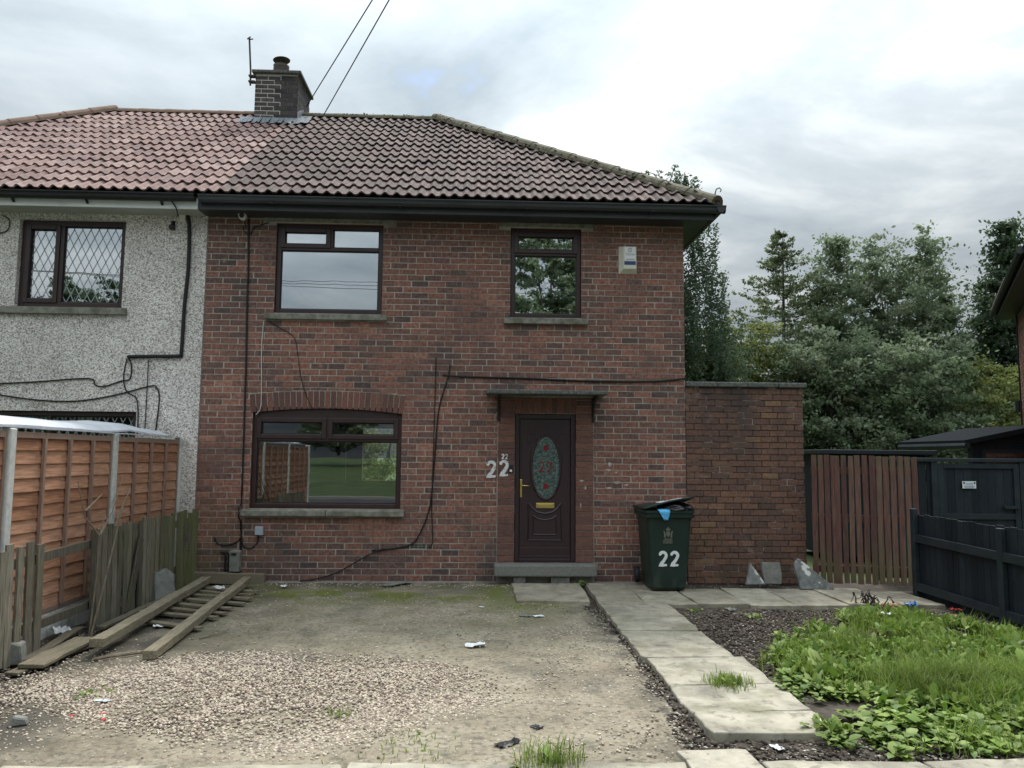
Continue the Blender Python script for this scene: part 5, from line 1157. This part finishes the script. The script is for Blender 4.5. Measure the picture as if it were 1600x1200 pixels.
P = np.concatenate([fill([(6.05,-1.62),(8.9,-1.75),(9.0,-2.9),(7.5,-3.2),(6.1,-4.2)], 2300, .05), fill([(5.1,-1.6),(5.24,-1.6),(5.28,-5.5),(5.05,-5.5)], 900, .02), fill([(5.2,-5.72),(9,-5.72),(9,-5.2),(6.2,-5.42),(5.2,-5.5)], 1500, .03), fill([(6.6,-.5),(8.1,-.6),(8.1,-.1),(6.6,-.1)], 350, .03), fill([(8.8,-1.7),(9.07,-1.7),(9.07,-5),(8.7,-4)], 900, .04), fill([(.2,-3.4),(.9,-3.4),(.9,-.3),(.5,-.3)], 1400, .04), fill([(.3,-4.6),(1,-4.6),(1,-3.4),(.3,-3.4)], 700, .04)])
stuff(pebbles('soil_chips', P, (.004,.013), .3, -.012, Mt['chip'], smooth=False), 'pale chippings and clods strewn over the bare soil', 'chippings')
P = np.concatenate([fill([(5.08,-1.6),(5.26,-1.6),(5.3,-5.5),(5.0,-5.5)], 900, .02), fill([(6.05,-1.6),(9,-1.75),(9.0,-2.6),(7.2,-3.0),(6.1,-4.2)], 4200, .05), fill([(5.2,-5.7),(9,-5.7),(9,-5.1),(6.9,-4.9),(6.2,-5.1),(5.2,-5.48)], 2600, .03), fill([(.3,-4.2),(1.3,-4.0),(1.1,-2),(.6,-.3),(.3,-.3)], 900, .05), fill([(4.38,-1.62),(5.2,-1.62),(5.2,-1.42),(4.38,-1.4)], 160, .02)])
Mt['clod'] = mat('soil_clod', [(.03,.022,.016),(.055,.042,.031),(.085,.067,.05)], by='tint', noise_amt=.4, scale=40)
stuff(pebbles('soil_clods', P, (.008,.022), .6, -.02, Mt['clod'], smooth=False), 'dark crumbs of soil along the path and bed edges', 'soil')

LEAF_F = np.array([(0,1,2),(0,2,3),(1,4,5),(1,5,2),(2,5,6),(2,6,3),(4,7,5),(5,7,6)])
def leaf_verts(base, az, el, ln, wd, droop, fold=.25):
    n_ = len(az); d = np.stack([np.cos(az)*np.cos(el), np.sin(az)*np.cos(el), np.sin(el)], 1); sd_ = np.stack([-np.sin(az), np.cos(az), np.zeros(n_)], 1); u = np.cross(d, sd_)*-1
    V = np.zeros((n_, 8, 3)); V[:,0] = base
    for k, (t, wf) in enumerate(((.35,.5),(.72,.42))):
        mid = base+d*(ln*t)[:,None]; mid[:,2] -= droop*ln*t*t
        V[:,1+3*k] = mid+sd_*(wd*wf)[:,None]-u*(wd*wf*fold)[:,None]; V[:,2+3*k] = mid; V[:,3+3*k] = mid-sd_*(wd*wf)[:,None]-u*(wd*wf*fold)[:,None]
    tip = base+d*ln[:,None]; tip[:,2] -= droop*ln; V[:,7] = tip
    return V.reshape(-1, 3), (LEAF_F[None]+8*np.arange(n_)[:,None,None]).reshape(-1, 3)
def blades(P, h, wd, lean, z=0.0):
    n_ = len(P); az = nrng.uniform(0, 2*np.pi, n_); ln = nrng.uniform(h[0], h[1], n_); le = nrng.uniform(lean[0], lean[1], n_); w_ = nrng.uniform(wd*.6, wd*1.3, n_)
    d = np.stack([np.cos(az), np.sin(az)], 1); sd_ = np.stack([-np.sin(az), np.cos(az)], 1); V = np.zeros((n_, 5, 3))
    for k, (t, wf) in enumerate(((0,1),(.55,.8))):
        c = P+d*(ln*le*t*t)[:,None]; zz = z+ln*t*np.sqrt(np.maximum(.1, 1-(le*t)**2*.6))
        V[:,2*k,:2] = c+sd_*(w_*wf/2)[:,None]; V[:,2*k+1,:2] = c-sd_*(w_*wf/2)[:,None]; V[:,2*k,2] = V[:,2*k+1,2] = zz
    V[:,4,:2] = P+d*(ln*le)[:,None]; V[:,4,2] = z+ln*np.sqrt(np.maximum(.1, 1-le**2*.6))
    F_ = np.array([(0,1,3),(0,3,2),(2,3,4)]); return V.reshape(-1, 3), (F_[None]+5*np.arange(n_)[:,None,None]).reshape(-1, 3)
Mt['grass'] = mat('grass_blade', [(.10,.17,.022),(.16,.255,.035),(.225,.32,.05),(.34,.36,.13)], by='tint', noise_amt=.3, scale=2, rough=.6, trans=.35)
Mt['weed'] = mat('weed_leaf', [(.075,.14,.022),(.135,.22,.034),(.20,.295,.05),(.30,.37,.11)], by='tint', noise_amt=.3, scale=3, rough=.55, trans=.3)
GR = [(6.16,-4.0),(6.65,-3.28),(7.2,-2.7),(7.62,-2.1),(8.0,-2.0),(8.5,-2.15),(8.72,-2.8),(8.95,-3.6),(8.95,-4.9),(7.5,-5.0),(6.95,-5.05),(6.5,-4.75)]
def clumpy(poly, n_, f, thr, soft=.1):
    P = fill(poly, n_*2, soft); v = np.array([noise.noise(Vector((x*f, y*f, 6.1))) for x, y in P]); P = P[v+nrng.normal(0,.12,len(P)) > thr]; return P[:n_]
P = clumpy(GR, 10000, 3.0, .02); hh = 1.0
V1, F1 = blades(P, (.06,.2), .006, (.1,.85), -.01)
P2_ = clumpy([(6.9,-4.8),(6.8,-4.3),(7.4,-4.2),(8.3,-4.3),(8.4,-4.8)], 7000, 4, -.05); V2, F2 = blades(P2_, (.12,.24), .006, (.3,.95), -.01)
P3_ = np.concatenate([clumpy([(6.3,-5.65),(9,-5.65),(9,-5.2),(6.6,-5.3)], 2200, 3, .05, .05), clumpy([(6.9,-5.35),(8.9,-5.4),(8.9,-4.8),(7,-4.9)], 1500, 3, .1, .05)]); V3, F3 = blades(P3_, (.05,.14), .006, (.2,.9), -.01)
stuff(np_mesh('grass', np.concatenate([V1,V2,V3]), np.concatenate([F1,F2+len(V1),F3+len(V1)+len(V2)]), np.repeat(nrng.random(len(P)+len(P2_)+len(P3_))**1.1, 3), Mt['grass']), 'rough overgrown grass in the right hand bed', 'grass')
def rosettes(C, nl, ln, wd, el=(.15,1.0), z=-.01, droop=(.1,.5)):
    n_ = len(C)*nl; base = np.zeros((n_, 3)); base[:,:2] = np.repeat(C, nl, 0)+nrng.normal(0,.012,(n_,2)); base[:,2] = z+nrng.uniform(0,.05,n_)
    sc = np.repeat(nrng.uniform(.6,1.3,len(C)), nl); L_ = nrng.uniform(ln[0], ln[1], n_)*sc
    return leaf_verts(base, nrng.uniform(0,2*np.pi,n_), nrng.uniform(el[0], el[1], n_), L_, L_*nrng.uniform(wd[0], wd[1], n_), nrng.uniform(droop[0], droop[1], n_))
A = rosettes(clumpy(GR, 1700, 2.1, -.06), 9, (.05,.14), (.2,.42), (.3,1.35)); B = rosettes(clumpy([(6.2,-4.1),(6.7,-4.6),(7.4,-4.9),(7.3,-5.2),(6.5,-5.1),(6.1,-4.5)], 260, 3, -.3), 7, (.035,.08), (.6,.95), (.1,.7)); C_ = rosettes(clumpy([(6.0,-5.6),(9,-5.6),(9,-4.9),(6.3,-5.1)], 430, 3, -.25), 7, (.035,.09), (.5,.85), (.1,.8)); D_ = rosettes(clumpy([(8.0,-3.2),(9,-3.2),(9,-5.3),(8.1,-5.2)], 110, 2, -.2), 8, (.1,.24), (.22,.4), (.3,1.15))
VV = []; FF = []; nv = 0
for v, f in (A, B, C_, D_): VV.append(v); FF.append(f+nv); nv += len(v)
nl_ = nv//8; stuff(np_mesh('weeds', np.concatenate(VV), np.concatenate(FF), np.repeat(nrng.random(nl_), 8), Mt['weed'], smooth=True), 'broad leaved weeds growing through the grass bed', 'weeds')
# plants that can be told apart
def plant(name, label, c, nl, ln, wd, el, zz=.0, mat_='weed', cat='plant', tuft=0, spread=.02):
    t = thing(name, label, cat, (c[0], c[1], zz)); C0 = np.array([[c[0], c[1]]])
    n_ = nl; base = np.zeros((n_,3)); base[:,:2] = C0+nrng.normal(0, spread, (n_,2)); base[:,2] = zz+nrng.uniform(0,.03,n_); L_ = nrng.uniform(ln[0], ln[1], n_)
    if nl:
        for i in range(nl):
            V, F_ = leaf_verts(base[i:i+1], nrng.uniform(0,2*np.pi,1), nrng.uniform(el[0],el[1],1), L_[i:i+1], L_[i:i+1]*nrng.uniform(wd[0],wd[1],1), nrng.uniform(.1,.5,1)); np_mesh('leaf', V, F_, np.full(8, nrng.random()), Mt[mat_], t, smooth=True)
    if tuft:
        P = C0+nrng.normal(0, spread*1.6, (tuft,2)); V, F_ = blades(P, (ln[0], ln[1]), .006, (.2,.9), zz-.005); stuff(np_mesh('blades', V, F_, np.repeat(nrng.random(tuft),3), Mt['grass'], t))
plant('grass_tuft', 'small grass tuft growing in a joint of the garden path', (5.72,-4.40), 6, (.05,.08), (.4,.6), (.3,1), .02, tuft=420, spread=.045)
plant('weed_plant', 'bushy weed at the near end of the garden path', (6.02,-5.34), 60, (.07,.15), (.22,.38), (.2,1.3), .0, spread=.05)
plant('grass_tuft', 'weedy grass tuft at the bottom edge of the drive', (4.32,-5.72), 8, (.06,.14), (.3,.5), (.4,1.2), .0, tuft=260, spread=.06)
plant('weed_plant', 'small green weed in front of the doorstep', (5.23,-.27), 26, (.04,.08), (.45,.7), (.2,1.2), .02, spread=.04)
plant('weed_plant', 'small weed on the bare soil of the bed', (6.75,-2.05), 20, (.05,.09), (.4,.6), (.1,.9), -.02, spread=.05)
plant('weed_plant', 'low weed in the soil close to the path junction', (6.22,-1.72), 14, (.03,.06), (.4,.6), (.1,.9), -.02, spread=.04)
plant('dock_plant', 'dock with tall upright leaves at the right edge of the bed', (8.05,-4.35), 16, (.22,.38), (.2,.3), (.6,1.4), -.01, spread=.04)
plant('dock_plant', 'dock with broad leaves on the path side of the bed', (6.55,-4.05), 14, (.16,.28), (.28,.4), (.4,1.2), -.01, spread=.04)
plant('dock_plant', 'large leaved dock in the middle of the grass', (7.25,-3.9), 14, (.14,.24), (.3,.42), (.3,1.1), -.01, spread=.04)
plant('grass_tuft', 'tiny grass tuft in the middle of the gravel', (3.1,-4.98), 4, (.04,.06), (.4,.6), (.3,1), .0, tuft=40, spread=.03)
plant('grass_tuft', 'green tuft at the lower edge of the gravel', (3.55,-5.45), 4, (.03,.06), (.4,.6), (.3,1), .0, tuft=120, spread=.09)
plant('weed_plant', 'small weed among the gravel at the left', (1.42,-4.55), 14, (.03,.06), (.4,.7), (.2,1), .0, spread=.05)
P = np.concatenate([nrng.normal((4.42,-1.58),(.22,.09),(900,2)), nrng.normal((3.2,-1.15),(.5,.10),(900,2)), nrng.normal((2.6,-.95),(.5,.10),(500,2))])
V, F_ = blades(P, (.006,.022), .006, (.2,.9), .0); Mt['mossblade'] = mat('bright_moss', [(.12,.16,.015),(.19,.23,.02)], by='tint', noise_amt=.3, scale=4)
stuff(np_mesh('drive_moss', V, F_, np.repeat(nrng.random(len(P)),3), Mt['mossblade']), 'bright moss fringe on the drive below the step', 'moss')

dpn = thing('dead_plant', 'withered dark dead plant at the far corner of the bed', 'plant', (8.2,-1.5,0))
Mt['dead'] = mat('withered_stem', [(.035,.025,.022),(.09,.07,.06)], scale=30)
for i in range(13):
    a = rng.uniform(0, 6.28); x, y = 8.2+rng.gauss(0,.07), -1.52+rng.gauss(0,.05); h_ = rng.uniform(.08,.22); mb = MB(); q = [(x,y,-.01)]
    for k in range(4): q.append((q[-1][0]+math.cos(a)*rng.uniform(0,.05), q[-1][1]+math.sin(a)*rng.uniform(0,.04), q[-1][2]+(h_/3 if k < 3 else -.05))); a += rng.uniform(-1,1)
    mb.tube(q, .009, 5, .005); 
    for k in range(3): p = q[rng.randrange(1,5)]; mb.bar(p, (p[0]+rng.uniform(-.05,.05), p[1]+rng.uniform(-.04,.04), p[2]-rng.uniform(.01,.06)), .022, .003)
    mb.build('stem', Mt['dead'], dpn)
ds = thing('dead_sapling', 'bare leafless sapling growing through the picket fence', 'sapling', (.52,-2.78,0))
for q in ([(.53,-2.82,0),(.53,-2.76,.4),(.52,-2.7,.86),(.50,-2.62,1.0)], [(.52,-2.7,.84),(.44,-2.83,1.02),(.40,-2.92,1.35)], [(.52,-2.7,.86),(.50,-2.45,1.05),(.47,-2.2,1.38)], [(.56,-2.85,0),(.55,-2.6,.5),(.52,-2.32,1.0),(.50,-2.2,1.16)], [(.51,-2.4,.9),(.48,-2.2,1.1),(.46,-2.0,1.24)], [(.45,-2.85,1.08),(.47,-2.6,1.22)]):
    mb = MB(); mb.tube(q, .009, 6, .004); mb.build('branch', Mt['twig'], ds)
for i, (P_, lab) in enumerate([([(1.0,-1.05,.03),(1.4,-1.1,.05),(1.62,-1.0,.2)],'bare twig sticking up from the rubble by the fallen panel'),([(1.2,-.9,.02),(1.5,-1.3,.04),(1.75,-1.6,.03)],'thin bare twig lying right of the fallen panel'),([(1.55,-3.0,.01),(1.68,-2.85,.02),(1.70,-2.7,.015)],'short curved twig on the drive beside the near beam')]):
    mb = MB(); mb.tube(P_, .006, 5, .003); tag(mb.build('twig', Mt['twig'], None), lab, 'twig')
# rotten leaves and rubble round the panel
# litter
def litter(name, c, sz, material, label, cat='litter', hgt=.5, seed=0):
    bm = bmesh.new(); bmesh.ops.create_grid(bm, x_segments=6, y_segments=5, size=1)
    for v in bm.verts:
        q = v.co.copy(); nz_ = noise.noise(q*1.6+Vector((seed*3.1,1,2))); v.co = Vector((q.x*sz[0]*(1+.3*noise.noise(q*2+Vector((seed,0,0)))), q.y*sz[1]*(1+.35*noise.noise(q*2.5+Vector((0,seed,4)))), .006+abs(nz_)*sz[0]*hgt))
    bmesh.ops.solidify(bm, geom=bm.faces[:], thickness=.002)
    me = bpy.data.meshes.new(name); bm.to_mesh(me); bm.free(); me.materials.append(material)
    tag(put(name, me, c, None, (0,0,rng.uniform(0,6))), label, cat, 'litter')
for i, (c, sz, mt_, lab, hg) in enumerate([
    ((3.93,-3.22,-.005),(.085,.05),'paper','torn white paper in the damp patch of the drive',.5), ((4.42,-2.06,.006),(.06,.035),'rubble_plain','pale flat scrap on the drive before the doorstep slab',.3), ((4.55,-2.07,.006),(.05,.03),'paper','small white scrap beside the pale flat scrap',.3),
    ((.55,-2.42,.01),(.06,.05),'blue_bag','crumpled blue plastic at the foot of the picket fence',.9), ((.30,-2.85,.03),(.11,.06),'paper','pale blue-white crumpled wrapper by the gravel board',.8), ((.92,-.62,.03),(.10,.05),'paper','white paper under the slats of the fallen panel',.5),
    ((1.05,-2.55,.01),(.07,.04),'paper','white wrapper below the nearest slat',.6), ((8.62,-1.6,.02),(.055,.05),'blue_bag','crumpled blue can shaped litter near the dead plant',1.4), ((9.0,-1.78,.01),(.05,.045),'red_litter','red crisp packet at the foot of the black fence',1.0),
    ((5.62,-5.52,-.01),(.04,.022),'paper','white paper scrap on the soil at the end of the path',.5), ((7.98,-2.25,.06),(.06,.04),'paper','white scrap caught in the far grass',.8), ((1.55,-4.72,.012),(.05,.018),'paper','thin white strip on the gravel at the left',.4),
    ((2.95,-.2,.012),(.20,.07),'rubble_plain','grey smear of cement lying below the wall',.15), ((4.12,-5.48,.005),(.07,.035),'black','torn black plastic on the drive nearest the pavement',.7), ((4.30,-5.22,.005),(.035,.025),'black','black plastic shred further up the drive',.6), ((3.98,-1.6,.004),(.03,.02),'paper','tiny white speck of litter near the moss',.4),
    ((6.62,-1.66,-.01),(.07,.04),'rubble_plain','pale crumpled scrap at the edge of the path by the bin',.7), ((1.62,-.42,.02),(.05,.03),'paper','white scrap beside the far end of the beam',.6)]):
    litter('litter', c, sz, Mt[mt_], lab, hgt=hg, seed=i)
for i, (x, y, lab) in enumerate([(1.50,-4.98,'leftmost red bottle top on the drive'),(1.66,-4.94,'red bottle top right of the leftmost one'),(1.72,-5.05,'red bottle top nearest the pavement')]):
    mb = MB(); mb.tube([(x,y,.003),(x,y,.014)],.014,10); tag(mb.build('bottle_top', Mt['red_litter'], None), lab, 'bottle top', 'red bottle tops')

# ================================================================== TREES
def leaf_mat(name, stops, tr=.5):
    return mat(name, stops, by='tint', noise_amt=.25, scale=.8, rough=.6, trans=tr, spec=.3)
Mt['lf_beam'] = leaf_mat('whitebeam_leaf', [(.10,.145,.075),(.16,.215,.12),(.22,.275,.17),(.31,.355,.25)])
Mt['lf_yel'] = leaf_mat('yellow_green_leaf', [(.11,.15,.04),(.17,.205,.06),(.24,.26,.085)])
Mt['lf_larch'] = leaf_mat('conifer_leaf', [(.11,.145,.07),(.16,.205,.10),(.225,.255,.135)])
Mt['lf_birch'] = leaf_mat('birch_leaf', [(.05,.085,.05),(.085,.125,.072),(.125,.165,.10)])
Mt['lf_dark'] = leaf_mat('dark_tree_leaf', [(.04,.072,.038),(.07,.108,.055),(.105,.145,.078)])
def leaf_cloud(P, size, upb=.6, stretch=1.7):
    n_ = len(P); nv_ = nrng.normal(0,1,(n_,3)); nv_[:,2] += upb; nv_ /= np.linalg.norm(nv_, axis=1)[:,None]
    t = np.cross(nv_, nrng.normal(0,1,(n_,3))); t /= np.linalg.norm(t, axis=1)[:,None]+1e-9; b = np.cross(nv_, t); s = size*nrng.uniform(.6,1.35,n_)[:,None]
    V = np.stack([P-t*s*stretch*.5, P+b*s*.5, P+t*s*stretch*.5, P-b*s*.5], 1).reshape(-1, 3)
    F_ = (np.array([(0,1,2),(0,2,3)])[None]+4*np.arange(n_)[:,None,None]).reshape(-1, 3); return V, F_
def finish_tree(name, label, base, trunk_mb, P, tint, size, material, group=None, upb=.6, stretch=1.7, cat='tree'):
    t = thing(name, label, cat, base, group); trunk_mb.build('trunk', Mt['bark'], t, smooth=True)
    V, F_ = leaf_cloud(P, size, upb, stretch); np_mesh('crown', V, F_, np.repeat(np.clip(tint,0,.98), 2), material, t)
def broad_tree(name, label, base, ht, r, z0, material, ncl=110, per=230, size=.11, leaders=3, group=None, top_pow=.75):
    base = Vector(base); tm = MB(); tops = []
    for k in range(leaders):
        a = 2*math.pi*k/leaders+rng.uniform(-.5,.5); rr = 0 if leaders == 1 else r*.42; q = [base, base+Vector((math.cos(a)*rr*.25, math.sin(a)*rr*.25, ht*.3)), base+Vector((math.cos(a)*rr*.7, math.sin(a)*rr*.7, ht*.62)), base+Vector((math.cos(a)*rr, math.sin(a)*rr, ht*rng.uniform(.92,1.0)))]
        tm.tube([q[0], q[1], q[2], q[2].lerp(q[3], .55)], .11, 7, .016); tops.append(q)
    PP = []; TT = []
    ncl = int(ncl*3.1); per = per*.44
    for c in range(ncl):
        q = tops[c % leaders]; h_ = z0+(ht-z0)*(1-rng.random()**.8); f = h_/ht
        ax = q[1].lerp(q[2], min(1,max(0,(f-.3)/.32))) if f < .62 else q[2].lerp(q[3], (f-.62)/.38)
        rad = r*(max(.02, 1-f)**top_pow*1.25+.05)*(.62 if leaders > 1 else 1)*min(1, .55+f*1.6); a = rng.uniform(0, 6.283); rr = rad*math.sqrt(rng.uniform(.08,1)); cr0 = .25
        p = Vector((ax.x+math.cos(a)*rr, ax.y+math.sin(a)*rr, base.z+h_)); s0 = Vector((ax.x, ax.y, base.z+max(.2, h_-rr*.55)))
        tm.tube([s0, s0.lerp(p,.55)+Vector((0,0,.08*rr)), p+Vector((math.cos(a),math.sin(a),.3))*cr0], .02*(1.15-f), 4, .003)
        cr_ = rng.uniform(.22,.5)*(1.1-.25*f); n_ = int(per*rng.uniform(.6,1.3)*(1.15-.5*f)); g_ = nrng.normal(0,1,(n_,3)); g_ /= np.linalg.norm(g_,axis=1)[:,None]; g_ *= (nrng.random(n_)**.6*nrng.uniform(.8,1.25,n_))[:,None]
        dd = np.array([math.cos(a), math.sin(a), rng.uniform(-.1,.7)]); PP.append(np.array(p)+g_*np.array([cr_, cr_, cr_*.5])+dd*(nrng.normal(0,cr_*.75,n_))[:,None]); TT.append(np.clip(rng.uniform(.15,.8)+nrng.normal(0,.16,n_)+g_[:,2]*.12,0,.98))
    finish_tree(name, label, tuple(base), tm, np.concatenate(PP), np.concatenate(TT), size*.66, material, group)
G = 'trees behind the garden'
broad_tree('whitebeam_tree', 'tall grey-green tree just right of the feathery conifer', (16.3,15.5,-.1), 9.0, 2.4, .6, Mt['lf_beam'], 150, 230, .12, 3, G)
broad_tree('whitebeam_tree', 'tallest grey-green tree in the middle of the group behind', (18.4,15.2,-.1), 9.3, 2.6, .4, Mt['lf_beam'], 160, 230, .12, 4, G)
broad_tree('whitebeam_tree', 'lower bushy grey-green tree in front of the group', (14.6,13.2,-.1), 5.6, 2.5, .3, Mt['lf_beam'], 130, 240, .115, 4, G, .5)
broad_tree('whitebeam_tree', 'dense grey-green tree above the black shed', (17.0,12.8,-.1), 5.2, 2.6, .3, Mt['lf_beam'], 130, 240, .115, 4, G, .5)
broad_tree('yellowish_tree', 'yellow-green bushy tree above the garden wall', (11.9,13.6,-.1), 5.9, 2.0, .5, Mt['lf_yel'], 110, 230, .10, 3, G, .55)
broad_tree('leafy_tree', 'bright green tree at the right below the dark tree', (19.9,13.2,-.1), 4.7, 2.2, .3, Mt['lf_yel'], 100, 220, .115, 3, G, .5)
broad_tree('dark_tree', 'dark narrow pointed tree at the right edge', (22.6,16.2,-.1), 10.2, 2.0, .8, Mt['lf_dark'], 150, 210, .13, 1, G, .9)
broad_tree('dark_tree', 'dark tree between the pointed tree and the group', (20.9,15.8,-.1), 7.4, 2.0, .4, Mt['lf_dark'], 110, 220, .12, 2, G, .7)
broad_tree('dark_tree', 'low dark tree hugging the corner of the house', (10.3,11.2,-.1), 5.3, 1.0, 1.2, Mt['lf_dark'], 70, 220, .10, 2, G, .5)
# feathery conifer
base = Vector((14.3,15.8,-.1)); tm = MB(); tm.tube([base, base+Vector((0,0,5)), base+Vector((.06,0,9.5))], .13, 8, .015); PP = []; TT = []
for k in range(190):
    h_ = 1.2+8.3*rng.random()**.8; L_ = (9.75-h_)*.52+.12; a = rng.uniform(0,6.283); L_ *= rng.uniform(.6,1.1); s0 = base+Vector((0,0,h_)); d = Vector((math.cos(a), math.sin(a), 0)); e_ = s0+d*L_+Vector((0,0,L_*rng.uniform(.05,.38))); mid = s0.lerp(e_,.5)+Vector((0,0,-.08*L_)); tm.tube([s0, mid, e_], .022*(1.1-h_/10), 5, .004)
    for t in range(int(6+L_*5)):
        f = rng.uniform(.12,1); p = (s0.lerp(mid, f*2) if f < .5 else mid.lerp(e_, f*2-1)); sd_ = d.cross(Vector((0,0,1)))*rng.choice((-1,1)); sl_ = .42*L_*(1-f*.7)*rng.uniform(.4,1)+.06
        q_ = p+sd_*sl_+d*sl_*.5+Vector((0,0,rng.uniform(-.04,.10))*1) if False else p+sd_*sl_+d*sl_*.5+Vector((0,0,rng.uniform(-.04,.12)))
        n_ = int(6+sl_*20); tt = nrng.random(n_)[:,None]; PP.append(np.array(p)*(1-tt)+np.array(q_)*tt+nrng.normal(0,.024,(n_,3))); TT.append(np.clip(rng.uniform(.2,.8)+nrng.normal(0,.15,n_),0,.98))
finish_tree('feathery_conifer', 'feathery pale green conifer with open tiered branches', tuple(base), tm, np.concatenate(PP), np.concatenate(TT), .05, Mt['lf_larch'], G, .5, 2.0)
# birch with hanging twigs, seen past the corner of the house
base = Vector((9.0,10.4,-.1)); tm = MB(); tm.tube([base, base+Vector((.1,0,4)), base+Vector((-.05,0,9.2))], .16, 8, .02); PP = []; TT = []
for k in range(150):
    h_ = 4.4+5.2*rng.random()**1.2; a = rng.uniform(0,6.283); L_ = rng.uniform(.3,1.0)*(1.75-.30*max(0,h_-6.0))*1.0; s0 = base+Vector((0,0,h_-.5)); e_ = base+Vector((math.cos(a)*L_, math.sin(a)*L_*.9, h_)); tm.tube([s0, s0.lerp(e_,.6)+Vector((0,0,.12)), e_], .02, 5, .004)
    for t in range(3):
        o_ = e_+Vector((rng.gauss(0,.16), rng.gauss(0,.16), rng.uniform(-.1,.1))); ln = rng.uniform(.4,1.7)*(1 if h_ > 5 else .8); n_ = int(75*ln); tt = nrng.random(n_); sw_ = rng.uniform(-.12,.12)
        PP.append(np.array(o_)+np.stack([sw_*tt**2+nrng.normal(0,.06,n_), nrng.normal(0,.06,n_), -ln*tt], 1)); TT.append(np.clip(rng.uniform(.15,.75)+nrng.normal(0,.15,n_),0,.98))
finish_tree('birch_tree', 'weeping birch hanging past the right corner of the house', tuple(base), tm, np.concatenate(PP), np.concatenate(TT), .052, Mt['lf_birch'], G, .2, 1.6)
broad_tree('garden_shrub', 'green shrub in the back garden glimpsed through the ground floor window', (1.2,10.5,-.1), 2.6, 1.2, .2, Mt['lf_yel'], 30, 150, .10, 3, None, .5)
# across the road, seen mirrored in the upstairs panes
G2 = 'trees across the road'
broad_tree('street_tree', 'broad tree across the road mirrored in the right upstairs window', (7.6,-26,.6), 14.5, 4.0, 3.0, Mt['lf_beam'], 150, 120, .24, 3, G2)
broad_tree('street_tree', 'tree across the road mirrored in the lattice window', (-15,-27,.6), 9.0, 4.0, 1.5, Mt['lf_dark'], 110, 120, .24, 3, G2)
broad_tree('street_tree', 'far tree across the road behind the lawn', (1.5,-48,1.5), 7.5, 4.5, .8, Mt['lf_dark'], 90, 110, .32, 3, G2)
broad_tree('street_tree', 'second far tree across the road behind the lawn', (-7,-50,1.5), 7.0, 4.5, .8, Mt['lf_beam'], 90, 110, .32, 3, G2)
